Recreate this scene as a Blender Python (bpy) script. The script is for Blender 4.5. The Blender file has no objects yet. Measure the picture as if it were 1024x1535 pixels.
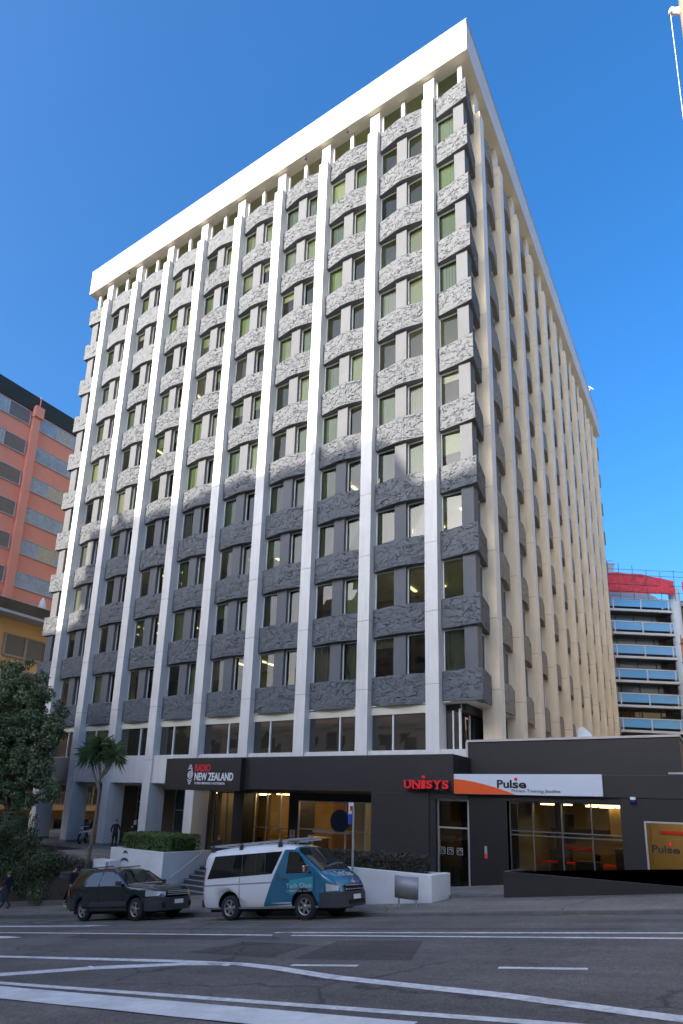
import bpy, bmesh, math, random
import numpy as np
from mathutils import Vector, Matrix, noise
random.seed(7); R=math.radians
scene=bpy.context.scene; COL=scene.collection
# ---------------------------------------------------------------- helpers
def tag(o,label=None,cat=None,group=None,kind=None):
    if label: o['label']=label
    if cat: o['category']=cat
    if group: o['group']=group
    if kind: o['kind']=kind
    return o
def empty(name,loc=(0,0,0),label=None,cat=None,group=None,rz=0):
    o=bpy.data.objects.new(name,None); COL.objects.link(o); o.location=loc; o.rotation_euler=(0,0,rz)
    o.empty_display_size=.2
    return tag(o,label,cat,group)
def copy_tree(o,parent=None):
    c=o.copy(); COL.objects.link(c)
    if parent: c.parent=parent
    for ch in list(o.children): copy_tree(ch,c)
    return c
class MB:
    def __init__(s): s.v=[]; s.f=[]; s.m=[]; s.sm=[]
    def add(s,vs,fs,mi=0,smooth=False):
        b=len(s.v); s.v+= [tuple(v) for v in vs]
        for f in fs: s.f.append(tuple(b+i for i in f)); s.m.append(mi); s.sm.append(smooth)
        return s
    def box(s,x0,x1,y0,y1,z0,z1,mi=0):
        if x0>x1:x0,x1=x1,x0
        if y0>y1:y0,y1=y1,y0
        if z0>z1:z0,z1=z1,z0
        return s.add([(x0,y0,z0),(x1,y0,z0),(x1,y1,z0),(x0,y1,z0),(x0,y0,z1),(x1,y0,z1),(x1,y1,z1),(x0,y1,z1)],
          [(0,3,2,1),(4,5,6,7),(0,1,5,4),(1,2,6,5),(2,3,7,6),(3,0,4,7)],mi)
    def hexa(s,b,t,mi=0):   # b,t: 4 corner lists ccw from above
        return s.add(list(b)+list(t),[(0,3,2,1),(4,5,6,7),(0,1,5,4),(1,2,6,5),(2,3,7,6),(3,0,4,7)],mi)
    def quad(s,a,b,c,d,mi=0): return s.add([a,b,c,d],[(0,1,2,3)],mi)
    def prism(s,poly,ext,mi=0):   # poly list of 3d pts, ext vector
        n=len(poly); e=Vector(ext); top=[tuple(Vector(p)+e) for p in poly]
        fs=[tuple(range(n))[::-1],tuple(range(n,2*n))]+[(i,(i+1)%n,n+(i+1)%n,n+i) for i in range(n)]
        return s.add(list(poly)+top,fs,mi)
    def tube(s,pts,r,n=8,mi=0,caps=True,smooth=True):
        pts=[Vector(p) for p in pts]; rs=r if isinstance(r,(list,tuple)) else [r]*len(pts)
        vs=[];fs=[]
        for k,p in enumerate(pts):
            d=(pts[min(k+1,len(pts)-1)]-pts[max(k-1,0)]).normalized()
            a=d.orthogonal().normalized() if k==0 else (pa-d*pa.dot(d)).normalized()
            pa=a; b=d.cross(a)
            for i in range(n):
                t=2*math.pi*i/n; vs.append(p+(a*math.cos(t)+b*math.sin(t))*rs[k])
        for k in range(len(pts)-1):
            for i in range(n):
                j=(i+1)%n; fs.append((k*n+i,k*n+j,(k+1)*n+j,(k+1)*n+i))
        s.add(vs,fs,mi,smooth)
        if caps:
            s.add(vs[:n],[tuple(range(n))[::-1]],mi); s.add(vs[-n:],[tuple(range(n))],mi)
        return s
    def lathe(s,prof,c,axis='Y',n=24,mi=0,smooth=True,closed=False):  # prof [(r,h)]
        vs=[];fs=[]
        for r,h in prof:
            for i in range(n):
                t=2*math.pi*i/n; a,b=r*math.cos(t),r*math.sin(t)
                vs.append({'Y':(c[0]+a,c[1]+h,c[2]+b),'Z':(c[0]+a,c[1]+b,c[2]+h),'X':(c[0]+h,c[1]+a,c[2]+b)}[axis])
        m=len(prof)
        for k in range(m if closed else m-1):
            for i in range(n):
                j=(i+1)%n; k2=(k+1)%m; fs.append((k*n+i,k*n+j,k2*n+j,k2*n+i))
        return s.add(vs,fs,mi,smooth)
    def merge(s,o,M=None,mi_off=0):
        vs=o.v if M is None else [tuple(M@Vector(v)) for v in o.v]
        b=len(s.v); s.v+=vs; s.f+=[tuple(b+i for i in f) for f in o.f]; s.m+=[m+mi_off for m in o.m]; s.sm+=o.sm; return s
    def mesh(s,name,mats,fix=True):
        me=bpy.data.meshes.new(name); me.from_pydata(s.v,[],s.f)
        for m in (mats if isinstance(mats,(list,tuple)) else [mats]): me.materials.append(m)
        me.polygons.foreach_set('material_index',s.m); me.polygons.foreach_set('use_smooth',s.sm)
        if fix:
            bm=bmesh.new(); bm.from_mesh(me); bmesh.ops.recalc_face_normals(bm,faces=bm.faces[:]); bm.to_mesh(me); bm.free()
        me.update(); return me
    def build(s,name,mats,parent=None,fix=True,bevel=0):
        o=bpy.data.objects.new(name,s.mesh(name,mats,fix)); COL.objects.link(o)
        if parent: o.parent=parent
        if bevel:
            b=o.modifiers.new('bevel','BEVEL'); b.width=bevel; b.segments=2; b.limit_method='ANGLE'; b.angle_limit=R(50)
        return o
def inst(name,me,parent=None,loc=(0,0,0),rz=0,scale=None):
    o=bpy.data.objects.new(name,me); COL.objects.link(o)
    if parent: o.parent=parent
    o.location=loc; o.rotation_euler=(0,0,rz)
    if scale: o.scale=scale
    return o
# ---------------------------------------------------------------- materials
def mat(name,col,rough=.6,var=.0,scale=3.,bump=0.,bscale=40.,metal=0.,spec=.5,stain=0.,coat=0.,streak=0.,emit=0):
    m=bpy.data.materials.new(name); m.use_nodes=True; nt=m.node_tree; b=nt.nodes['Principled BSDF']
    b.inputs['Base Color'].default_value=(*col,1); b.inputs['Roughness'].default_value=rough
    b.inputs['Metallic'].default_value=metal; b.inputs['Specular IOR Level'].default_value=spec
    if coat: b.inputs['Coat Weight'].default_value=coat; b.inputs['Coat Roughness'].default_value=.04
    if emit:
        b.inputs['Emission Color'].default_value=(*col,1); b.inputs['Emission Strength'].default_value=emit
    geo=nt.nodes.new('ShaderNodeNewGeometry')
    if var or stain or streak:
        n=nt.nodes.new('ShaderNodeTexNoise'); n.inputs['Scale'].default_value=scale; n.inputs['Detail'].default_value=8; n.inputs['Roughness'].default_value=.65
        if streak:
            mp=nt.nodes.new('ShaderNodeMapping'); mp.inputs['Scale'].default_value=(3,3,.25); nt.links.new(geo.outputs['Position'],mp.inputs['Vector']); nt.links.new(mp.outputs['Vector'],n.inputs['Vector'])
        else: nt.links.new(geo.outputs['Position'],n.inputs['Vector'])
        rp=nt.nodes.new('ShaderNodeMapRange'); rp.inputs['From Min'].default_value=.3; rp.inputs['From Max'].default_value=.7
        v=var or streak
        rp.inputs['To Min'].default_value=1-v; rp.inputs['To Max'].default_value=1+v*.7
        nt.links.new(n.outputs['Fac'],rp.inputs['Value'])
        mx=nt.nodes.new('ShaderNodeMix'); mx.data_type='RGBA'; mx.blend_type='MULTIPLY'; mx.inputs['Factor'].default_value=1
        mx.inputs['A'].default_value=(*col,1); nt.links.new(rp.outputs['Result'],mx.inputs['B']); out=mx.outputs['Result']
        if stain:
            n2=nt.nodes.new('ShaderNodeTexNoise'); n2.inputs['Scale'].default_value=scale*.23; n2.inputs['Detail'].default_value=6
            nt.links.new(geo.outputs['Position'],n2.inputs['Vector'])
            r2=nt.nodes.new('ShaderNodeMapRange'); r2.inputs['From Min'].default_value=.45; r2.inputs['From Max'].default_value=.75; r2.inputs['To Min'].default_value=1; r2.inputs['To Max'].default_value=1-stain
            nt.links.new(n2.outputs['Fac'],r2.inputs['Value'])
            m2=nt.nodes.new('ShaderNodeMix'); m2.data_type='RGBA'; m2.blend_type='MULTIPLY'; m2.inputs['Factor'].default_value=1
            nt.links.new(out,m2.inputs['A']); nt.links.new(r2.outputs['Result'],m2.inputs['B']); out=m2.outputs['Result']
        nt.links.new(out,b.inputs['Base Color'])
    if bump:
        n3=nt.nodes.new('ShaderNodeTexNoise'); n3.inputs['Scale'].default_value=bscale; n3.inputs['Detail'].default_value=4
        nt.links.new(geo.outputs['Position'],n3.inputs['Vector'])
        bp=nt.nodes.new('ShaderNodeBump'); bp.inputs['Strength'].default_value=bump; bp.inputs['Distance'].default_value=.02
        nt.links.new(n3.outputs['Fac'],bp.inputs['Height']); nt.links.new(bp.outputs['Normal'],b.inputs['Normal'])
    return m
def clearglass(name,tint=(.75,.78,.72),refl=1.5):
    m=bpy.data.materials.new(name); m.use_nodes=True; nt=m.node_tree; nt.nodes.clear()
    o=nt.nodes.new('ShaderNodeOutputMaterial'); mx=nt.nodes.new('ShaderNodeMixShader'); t=nt.nodes.new('ShaderNodeBsdfTransparent'); g=nt.nodes.new('ShaderNodeBsdfGlossy'); f=nt.nodes.new('ShaderNodeFresnel')
    t.inputs['Color'].default_value=(*tint,1); g.inputs['Roughness'].default_value=.01; f.inputs['IOR'].default_value=refl
    nt.links.new(f.outputs[0],mx.inputs[0]); nt.links.new(t.outputs[0],mx.inputs[1]); nt.links.new(g.outputs[0],mx.inputs[2]); nt.links.new(mx.outputs[0],o.inputs[0]); return m
M={}
M['white']=mat('white_painted_concrete',(.68,.66,.625),.55,streak=.10,scale=1.6,bump=.08,bscale=30,stain=.16)
M['fascia']=mat('white_roof_fascia',(.55,.535,.515),.5,streak=.05,scale=1.2,stain=.08)
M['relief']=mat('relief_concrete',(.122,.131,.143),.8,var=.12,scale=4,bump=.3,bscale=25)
M['relief_r']=mat('relief_concrete_side_lit',(.22,.212,.19),.8,var=.16,scale=4,bump=.3,bscale=25)  # same relief, lightened and warmed so the colour brightens the right facade
M['pier']=mat('grey_pier_concrete',(.115,.120,.130),.75,var=.08,scale=1.3,stain=.12)
M['litpillar']=mat('warm_lit_pillar_concrete',(.84,.70,.50),.65,streak=.10,scale=1.6,stain=.14,bump=.06)  # white concrete with warm bounced light put into the colour
M['soffit']=mat('soffit_plaster',(.62,.58,.48),.8,var=.05,scale=1)
M['dark']=mat('dark_interior',(.03,.03,.028),.8)
M['joint']=mat('joint_mastic',(.22,.22,.22),.8)
M['wframe']=mat('white_window_frame',(.72,.72,.70),.4)
M['alu']=mat('aluminium',(.55,.56,.57),.35,metal=.7)
GT=[('green',(.40,.46,.34)),('deep',(.33,.38,.30)),('grey',(.42,.45,.40)),('blue',(.30,.36,.38))]
def tintglass(name,tint,ior=1.55): return clearglass(name,tint,ior)
M['panes']=[tintglass('window_glass_'+n,c) for n,c in GT]
BL=[('cream_blind',(.52,.50,.42)),('olive_blind',(.34,.37,.25)),('grey_blind',(.36,.37,.35)),('white_blind',(.82,.80,.76)),('tan_blind',(.52,.38,.22))]
M['blinds']=[mat(n,c,.8) for n,c in BL]
M['darkpane']=mat('dark_window_glass',(.03,.04,.035),.04,spec=.6)
M['ceil']=mat('office_ceiling',(.75,.73,.66),.9)
M['core']=mat('office_core_wall',(.38,.36,.30),.9,var=.3,scale=.5)
M['strip']=mat('office_strip_light',(1,.86,.5),.5,emit=1.5)
M['black']=mat('black_painted_render',(.023,.0205,.021),.55,var=.12,scale=1.5,stain=.2,bump=.05)
M['blackcol']=mat('black_column_paint',(.017,.016,.018),.5,var=.1,scale=2)
M['planter']=mat('white_planter_paint',(.74,.745,.74),.6,var=.07,scale=1.4,stain=.22,bump=.1)
def asphalt(name,col,cracks=.5):
    m=mat(name,col,.85,bump=.55,bscale=70); nt=m.node_tree; b=nt.nodes['Principled BSDF']; N=nt.nodes.new; K=nt.links.new
    g=N('ShaderNodeNewGeometry')
    def noi(sc,det,mp=None,rough=.6):
        n=N('ShaderNodeTexNoise'); n.inputs['Scale'].default_value=sc; n.inputs['Detail'].default_value=det; n.inputs['Roughness'].default_value=rough
        if mp:
            q=N('ShaderNodeMapping'); q.inputs['Scale'].default_value=mp; K(g.outputs['Position'],q.inputs['Vector']); K(q.outputs['Vector'],n.inputs['Vector'])
        else: K(g.outputs['Position'],n.inputs['Vector'])
        return n.outputs['Fac']
    def rng(v,a,c,lo,hi):
        r=N('ShaderNodeMapRange'); r.inputs['From Min'].default_value=a; r.inputs['From Max'].default_value=c; r.inputs['To Min'].default_value=lo; r.inputs['To Max'].default_value=hi; K(v,r.inputs['Value']); return r.outputs['Result']
    def mul(a,c):
        q=N('ShaderNodeMath'); q.operation='MULTIPLY'; K(a,q.inputs[0]); K(c,q.inputs[1]); return q.outputs[0]
    f_=mul(rng(noi(1,5,(.12,1.3,1)),.3,.7,.78,1.2),rng(noi(34,2),.3,.7,.62,1.4)); f_=mul(f_,rng(noi(.55,4),.4,.75,1.08,.72)); f_=mul(f_,rng(noi(7,6,None,.75),.3,.7,.8,1.2))
    v=N('ShaderNodeTexVoronoi'); v.feature='DISTANCE_TO_EDGE'; v.inputs['Scale'].default_value=.42
    nz=N('ShaderNodeTexNoise'); nz.inputs['Scale'].default_value=1.6; nz.inputs['Detail'].default_value=6; K(g.outputs['Position'],nz.inputs['Vector'])
    mx=N('ShaderNodeMix'); mx.data_type='VECTOR'; mx.inputs['Factor'].default_value=.35; K(g.outputs['Position'],mx.inputs['A']); K(nz.outputs['Color'],mx.inputs['B']); K(mx.outputs['Result'],v.inputs['Vector'])
    cr=rng(v.outputs['Distance'],.0,.012,.45,1.0); mk=rng(noi(.3,2),.5,.56,1,0)
    a=N('ShaderNodeMath'); a.operation='MAXIMUM'; K(cr,a.inputs[0]); K(mk,a.inputs[1]); f_=mul(f_,a.outputs[0])
    c=N('ShaderNodeMix'); c.data_type='RGBA'; c.blend_type='MULTIPLY'; c.inputs['Factor'].default_value=1; c.inputs['A'].default_value=(*col,1); K(f_,c.inputs['B']); K(c.outputs['Result'],b.inputs['Base Color']); return m
M['asphalt']=asphalt('asphalt',(.150,.134,.120))
M['patch']=asphalt('asphalt_patch',(.092,.081,.073))
M['footpath']=asphalt('footpath_asphalt',(.20,.175,.15))
M['kerb']=mat('kerb_stone',(.13,.125,.12),.85,var=.25,scale=3,bump=.3)
M['paintline']=mat('road_paint_white',(.80,.79,.76),.75,var=.30,scale=9,stain=.30,bump=.2,bscale=70)
M['yellow']=mat('road_paint_yellow',(.55,.36,.05),.7,var=.3,scale=8,stain=.4)
M['steel']=mat('brushed_steel',(.55,.56,.57),.3,metal=.9)
M['galv']=mat('galvanised_steel',(.42,.44,.46),.45,metal=.6,var=.1,scale=5)
M['rubber']=mat('tyre_rubber',(.018,.018,.018),.8)
M['plastic']=mat('black_plastic',(.04,.04,.046),.55)
M['chrome']=mat('chrome_trim',(.7,.7,.7),.12,metal=1)
M['autoglass']=mat('car_window_glass',(.012,.014,.014),.03,spec=.7)
M['lampglass']=mat('headlamp_glass',(.55,.57,.6),.1,spec=1,coat=1,metal=.3)
M['redlamp']=mat('tail_lamp_red',(.35,.01,.01),.2,coat=1)
M['red']=mat('sign_red',(.85,.02,.025),.45)
M['orange']=mat('sign_orange',(.80,.10,.015),.45)
M['signwhite']=mat('sign_white_panel',(.62,.66,.72),.4,var=.03)
M['textwhite']=mat('sign_text_white',(.78,.78,.78),.5)
M['textblack']=mat('sign_text_black',(.012,.012,.014),.5)
M['textred']=mat('sign_text_red',(.75,.02,.03),.5)
M['blue']=mat('sign_blue',(.03,.10,.45),.4)
M['signyellow']=mat('sign_yellow',(.75,.48,.03),.5)
M['bark']=mat('tree_bark',(.10,.075,.055),.9,var=.3,scale=6,bump=.8,bscale=14)
M['bark2']=mat('pale_palm_bark',(.17,.135,.10),.9,var=.3,scale=8,bump=.8,bscale=18)
M['soil']=mat('soil',(.03,.022,.016),.95,var=.3,scale=5)
M['firstglass']=mat('dark_brown_glass',(.030,.026,.02),.03,spec=1.0,coat=1.0)
M['tanwall']=mat('tan_lobby_wall',(.16,.13,.085),.7,var=.1,scale=1.2)
def leafmat(name,a,b,scale=1.2,rough=.5):
    m=bpy.data.materials.new(name); m.use_nodes=True; nt=m.node_tree; p=nt.nodes['Principled BSDF']
    g=nt.nodes.new('ShaderNodeNewGeometry'); n=nt.nodes.new('ShaderNodeTexNoise'); n.inputs['Scale'].default_value=scale; n.inputs['Detail'].default_value=5
    nt.links.new(g.outputs['Position'],n.inputs['Vector'])
    ad=nt.nodes.new('ShaderNodeMath'); ad.operation='MULTIPLY_ADD'; ad.inputs[1].default_value=.5
    nt.links.new(g.outputs['Random Per Island'],ad.inputs[0]); nt.links.new(n.outputs['Fac'],ad.inputs[2])
    r=nt.nodes.new('ShaderNodeValToRGB'); r.color_ramp.elements[0].position=.45; r.color_ramp.elements[1].position=1.05
    r.color_ramp.elements[0].color=(*a,1); r.color_ramp.elements[1].color=(*b,1)
    nt.links.new(ad.outputs[0],r.inputs[0]); nt.links.new(r.outputs[0],p.inputs['Base Color'])
    p.inputs['Roughness'].default_value=rough; p.inputs['Specular IOR Level'].default_value=.35
    return m
M['leaf']=leafmat('dark_green_leaves',(.036,.062,.022),(.19,.235,.115),.9)
M['leaf2']=leafmat('shrub_leaves',(.02,.036,.013),(.085,.115,.045),1.5)
M['hedgeleaf']=leafmat('hedge_leaves',(.045,.095,.018),(.15,.22,.06),2.2)
M['darkhedge']=leafmat('dark_brown_hedge_leaves',(.025,.022,.016),(.075,.065,.045),3)
M['sword']=leafmat('sword_leaves',(.03,.055,.018),(.11,.16,.06),2.)
# ---------------------------------------------------------------- site geometry constants (metres)
SX,SZ=.1255,1.205
SOUTH=math.sin
def zs(x):
    if x<-45: return SZ+SX*-45+(x+45)*.04
    if x>40: return SZ+SX*40+(x-40)*.04
    return SZ+SX*x
CF=.06
def kerb_y(x):
    if x<1.2: return -9.95
    if x<3.6: return -9.95-(x-1.2)/2.4*.75
    return -10.7
def zroad(x,y): return zs(x)-(CF*(y+11.6) if y>-11.6 else 0)
def zwalk(x,y): k=kerb_y(x); return zroad(x,-9.95)+.14+.025*(y+9.95)
# ---------------------------------------------------------------- camera, sun, sky
f,cx,cy,ya,pi_,ro=918.296,480.09,981.354,R(33.448),R(13.908),R(2.100)
fw=Vector((-math.sin(ya)*math.cos(pi_),math.cos(ya)*math.cos(pi_),math.sin(pi_)))
rt=Vector((math.cos(ya),math.sin(ya),0)); up=rt.cross(fw)
r2=rt*math.cos(ro)+up*math.sin(ro); u2=-rt*math.sin(ro)+up*math.cos(ro)
cam=bpy.data.cameras.new('camera'); co=bpy.data.objects.new('camera',cam); COL.objects.link(co); scene.camera=co
CAM=Vector((11.110,-25.637,4.25))
co.matrix_world=Matrix(((r2.x,u2.x,-fw.x,CAM.x),(r2.y,u2.y,-fw.y,CAM.y),(r2.z,u2.z,-fw.z,CAM.z),(0,0,0,1)))
cam.sensor_fit='VERTICAL'; cam.sensor_height=36; cam.sensor_width=24; cam.lens=f/1535*36
cam.shift_x=(512-cx)/1535; cam.shift_y=(cy-767.5)/1535; cam.clip_end=3000; cam.clip_start=.1
SUN_EL,SUN_TH=R(21),R(13)
sd=Vector((-math.sin(SUN_TH)*math.cos(SUN_EL),-math.cos(SUN_TH)*math.cos(SUN_EL),math.sin(SUN_EL)))
L=bpy.data.lights.new('sun','SUN'); L.energy=3.5; L.angle=R(.5); L.color=(1,.90,.77)
lo=bpy.data.objects.new('sun',L); COL.objects.link(lo); lo.rotation_euler=sd.to_track_quat('Z','Y').to_euler()
W=bpy.data.worlds.new('World'); scene.world=W; W.use_nodes=True; nt=W.node_tree
bg=nt.nodes['Background']; sky=nt.nodes.new('ShaderNodeTexSky'); sky.sky_type='NISHITA'; sky.sun_disc=False
sky.sun_elevation=SUN_EL; sky.sun_rotation=math.atan2(sd.x,sd.y); sky.air_density=1.0; sky.dust_density=6.0; sky.ozone_density=5.5
hs=nt.nodes.new('ShaderNodeHueSaturation'); hs.inputs['Saturation'].default_value=1.22; hs.inputs['Hue'].default_value=.5
nt.links.new(sky.outputs[0],hs.inputs['Color']); nt.links.new(hs.outputs[0],bg.inputs['Color']); bg.inputs['Strength'].default_value=.15
vs=scene.view_settings; vs.view_transform='Standard'; vs.look='None'; vs.exposure=1.5; vs.gamma=1; vs.use_curve_mapping=False
M['oppwall']=mat('tan_render',(.78,.70,.56),.8,var=.1,scale=.6)
M['oppwall2']=mat('pale_balcony',(.7,.66,.58),.7)
M['ochre']=mat('ochre_lobby_wall',(.30,.19,.07),.6,var=.15,scale=1.2)
M['woodpanel']=mat('brown_wood_panel',(.16,.075,.03),.45,var=.25,scale=3)
M['studiowall']=mat('studio_wall',(.26,.20,.09),.7,var=.15,scale=1)
M['lamp']=mat('warm_ceiling_lamp',(1,.74,.38),.5,emit=13)
M['lamp3']=mat('studio_ceiling_lamp',(1,.74,.36),.5,emit=4)
M['lamp2']=mat('warm_shelf_lamp',(1,.6,.15),.5,emit=3)
M['clear']=clearglass('shop_glass',(.62,.62,.54))
M['navy']=mat('navy_decal',(.02,.045,.18),.3)
M['alud']=mat('dark_bronze_aluminium',(.16,.16,.16),.4,metal=.6)
M['capping']=mat('parapet_capping',(.50,.44,.42),.6,var=.08)
M['signblack']=mat('sign_black_panel',(.024,.020,.020),.4,var=.08)
M['textdark']=mat('sign_text_grey',(.08,.08,.10),.5)
M['bouncewall']=mat('cream_bounce_render',(.78,.66,.46),.8,var=.06,scale=.5)

M['carpaint']=mat('black_car_paint',(.004,.015,.019),.18,coat=1.,spec=.4)
M['vanwhite']=mat('white_van_paint',(.74,.74,.74),.3,coat=.8)
M['vanteal']=mat('teal_van_paint',(.012,.135,.23),.25,coat=.9)
M['vanlight']=mat('light_teal_graphic',(.02,.30,.38),.3,coat=.8)
M['rail']=mat('pale_steel_rail',(.62,.63,.64),.35)
M['rim']=mat('alloy_wheel',(.45,.46,.48),.3,metal=.85)
M['under']=mat('wheel_arch_black',(.01,.01,.01),.9)
M['cloth_dark']=mat('dark_cloth',(.014,.014,.018),.9,var=.2,scale=9,bump=.4)
M['cloth_navy']=mat('navy_cloth',(.012,.016,.035),.9,var=.2,scale=9,bump=.4)
M['jeans']=mat('dark_trousers',(.035,.04,.055),.9,var=.2,scale=9,bump=.4)
M['greypants']=mat('grey_trousers',(.07,.068,.065),.9,var=.2,scale=9,bump=.4)
M['skin']=mat('skin',(.45,.26,.18),.5)
M['hair_brown']=mat('brown_hair',(.16,.085,.035),.7,bump=.6,bscale=80)
M['hair_dark']=mat('dark_hair',(.02,.015,.012),.7,bump=.6,bscale=80)
M['hair_grey']=mat('grey_hair',(.25,.24,.22),.7,bump=.6,bscale=80)
M['shoe_yellow']=mat('yellow_shoes',(.45,.48,.05),.6)
M['shoe_dark']=mat('dark_shoes',(.015,.013,.012),.6)
M['bag_blue']=mat('blue_bag',(.02,.07,.32),.7)
M['stepface']=mat('dark_stone_step',(.055,.055,.06),.8,var=.2,scale=4)
M['stepedge']=mat('pale_step_edge',(.32,.32,.34),.7)
M['hedgecore']=mat('hedge_twigs',(.02,.025,.012),.95,var=.3,scale=12)
M['noticepanel']=mat('grey_notice_panel',(.27,.27,.28),.45,metal=.3,var=.06)
M['coral']=mat('coral_render',(.90,.36,.25),.8,var=.06,scale=.5)
M['apricot']=mat('apricot_render',(.92,.54,.22),.8,var=.06,scale=.5)
M['darkgreen']=mat('dark_green_roof_band',(.028,.042,.04),.6,var=.1)
M['aptframe']=mat('pale_blue_grey_frame',(.50,.54,.58),.5)
M['beigeframe']=mat('beige_window_frame',(.45,.38,.26),.6)
M['curtain']=mat('grey_blue_curtained_glass',(.38,.46,.52),.08,spec=.8,var=.25,scale=2.5)
M['curtain2']=mat('curtained_glass',(.46,.52,.54),.08,spec=.8,var=.3,scale=4)
M['curtain3']=mat('cream_curtained_glass',(.55,.50,.36),.1,spec=.8,var=.2,scale=3)
M['louvreglass']=mat('brown_louvre_glass',(.20,.18,.155),.2,spec=.6,var=.2,scale=6)
M['darkglass']=mat('dark_balustrade_glass',(.02,.025,.025),.05,spec=1)
M['bluepanel']=mat('blue_glass_panel',(.13,.38,.70),.15,spec=.8,var=.05)
M['palecol']=mat('pale_blue_cladding',(.48,.54,.60),.5,var=.06)
M['rednet']=mat('red_netting',(.62,.06,.09),.9,var=.3,scale=1.5)
M['orangenet']=mat('orange_netting',(.85,.33,.14),.9,var=.25,scale=1.5)
M['scaff']=mat('scaffold_steel',(.16,.15,.17),.5,metal=.5)
M['tanpole']=mat('tan_painted_pole',(.30,.25,.18),.7,var=.1,scale=2)
M['darkroom']=mat('dark_brown_room',(.035,.03,.022),.8)
M['deepblack']=mat('deep_black_paint',(.006,.006,.007),.5)
M['studiotan']=mat('tan_reflection_wall',(.42,.33,.21),.7,var=.1)  # tan reflection of the right window, put into the wall behind it
M['skyglass']=mat('sky_tinted_office_glass',(.09,.15,.22),.06,spec=.9)  # sky reflection put into the base colour of the upper windows
M['kerbpaint']=mat('kerb_white_paint',(.84,.83,.80),.75,var=.14,scale=5,stain=.22,bump=.3,bscale=50)
# ---------------------------------------------------------------- ground, road, footpaths
def ystrip(name,ys,zf,m,x0=-140,x1=90,kind='structure',step=3.):
    b=MB(); xs=np.arange(x0,x1+.01,step).tolist()+[1.2,3.6,-45,40]; xs=sorted(set(xs))
    vs=[(x,(y(x) if callable(y) else y),zf(x,(y(x) if callable(y) else y))) for x in xs for y in ys]; n=len(ys)
    b.add(vs,[(i*n+j,(i+1)*n+j,(i+1)*n+j+1,i*n+j+1) for i in range(len(xs)-1) for j in range(n-1)])
    return tag(b.build(name,m),kind=kind)
g=MB(); xs=[-700,-140,-45,40,90,700]; vs=[]
for x in xs:
    for y in (-700,-60,120,700): vs.append((x,y,zs(max(-140,min(90,x)))-1.4-(2 if y>100 else 0)))
g.add(vs,[(i*4+j,(i+1)*4+j,(i+1)*4+j+1,i*4+j+1) for i in range(5) for j in range(3)])
tag(g.build('ground',M['footpath']),kind='structure')
ystrip('road',[-19.8,-16,-13.9,-11.6,lambda x:kerb_y(x)],zroad,M['asphalt'])
# far kerb: gutter face, stone top, then footpath
def kz(x,y):
    return zwalk(x,y)
kb=MB(); xs=sorted(set(np.arange(-140,90.1,1.5).tolist()+[1.2,3.6]))
vs=[]
for x in xs:
    k=kerb_y(x); vs+=[(x,k,zroad(x,k)-.05),(x,k+.03,zwalk(x,k)),(x,k+.22,zwalk(x,k+.22))]
kb.add(vs,[(i*3+j,(i+1)*3+j,(i+1)*3+j+1,i*3+j+1) for i in range(len(xs)-1) for j in range(2)])
tag(kb.build('kerb',M['kerb']),kind='structure')
ystrip('footpath',[lambda x:kerb_y(x)+.22,-8.5,-7,-4.4],zwalk,M['footpath'])
# near kerb painted white, near footpath
nk=MB(); vs=[]; xs=sorted(set(np.arange(-140,90.1,.5).tolist()))
for x in xs:
    w=.02*noise.noise(Vector((x*1.7,0,0)))
    vs+=[(x,-19.80+w,zs(x)-.03),(x,-19.83+w,zs(x)+.085),(x,-20.42+w*2,zs(x)+.10)]
nk.add(vs,[(i*3+j,(i+1)*3+j,(i+1)*3+j+1,i*3+j+1) for i in range(len(xs)-1) for j in range(2)],0)
for i,p in enumerate(nk.f):
    x=nk.v[p[0]][0]; nk.m[i]=1 if (x>8.4 ) else 0
tag(nk.build('near_kerb',[M['kerbpaint'],M['kerb']]),kind='structure')
ystrip('near_footpath',[-20.44,-22,-28.6],lambda x,y:zs(x)+.095,M['footpath'])
# road markings
def line(b,pts,w,dz=.005,mi=0,sub=.6):
    P=[Vector((p[0],p[1],0)) for p in pts]; L=[]; 
    Q=[]
    for a,c in zip(P[:-1],P[1:]):
        n=max(1,int((c-a).length/sub))
        for k in range(n): Q.append(a.lerp(c,k/n))
    Q.append(P[-1]); vs=[]
    for k,q in enumerate(Q):
        d=(Q[min(k+1,len(Q)-1)]-Q[max(k-1,0)]).normalized(); s=Vector((-d.y,d.x,0))
        ww=(w(k/(len(Q)-1)) if callable(w) else w)*(1+.05*noise.noise(q*3))
        for sg in (-1,1):
            e=q+s*(sg*ww/2); vs.append((e.x,e.y,zroad(e.x,e.y)+dz))
    b.add(vs,[(2*i,2*i+2,2*i+3,2*i+1) for i in range(len(Q)-1)],mi)
wl=MB()
line(wl,[(-60,-14.25),(-2,-14.22),(3.2,-14.23),(10,-14.17),(40,-14.1)],.13)
line(wl,[(2.4,-13.86),(10,-13.62),(40,-13.5)],.12)
line(wl,[(-60,-19.36),(1.1,-19.36),(7.2,-19.27),(9.5,-19.24),(40,-19.24)],.15)
line(wl,[(-8,-16.45),(.39,-18.94),(.40,-18.93)],.02)
line(wl,[(-3,-20.9),(.39,-18.80),(1.7,-18.0),(3.16,-17.42),(4.3,-17.25)],lambda t:.34 if t<.8 else .34-.9*(t-.8))
line(wl,[(-30,-17.6),(-2.1,-17.45),(2.73,-17.22),(4.3,-17.25),(5.1,-17.42),(6.36,-17.83),(7.6,-18.07),(8.87,-18.30),(10.44,-18.74),(13,-19.4)],lambda t:.12+.10*max(0,min(1,(t-.6)*8)))
line(wl,[(5.19,-17.17),(6.29,-17.03)],.13); line(wl,[(8.31,-16.82),(9.41,-16.71)],.13); line(wl,[(11.6,-16.6),(12.8,-16.5)],.13)
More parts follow.
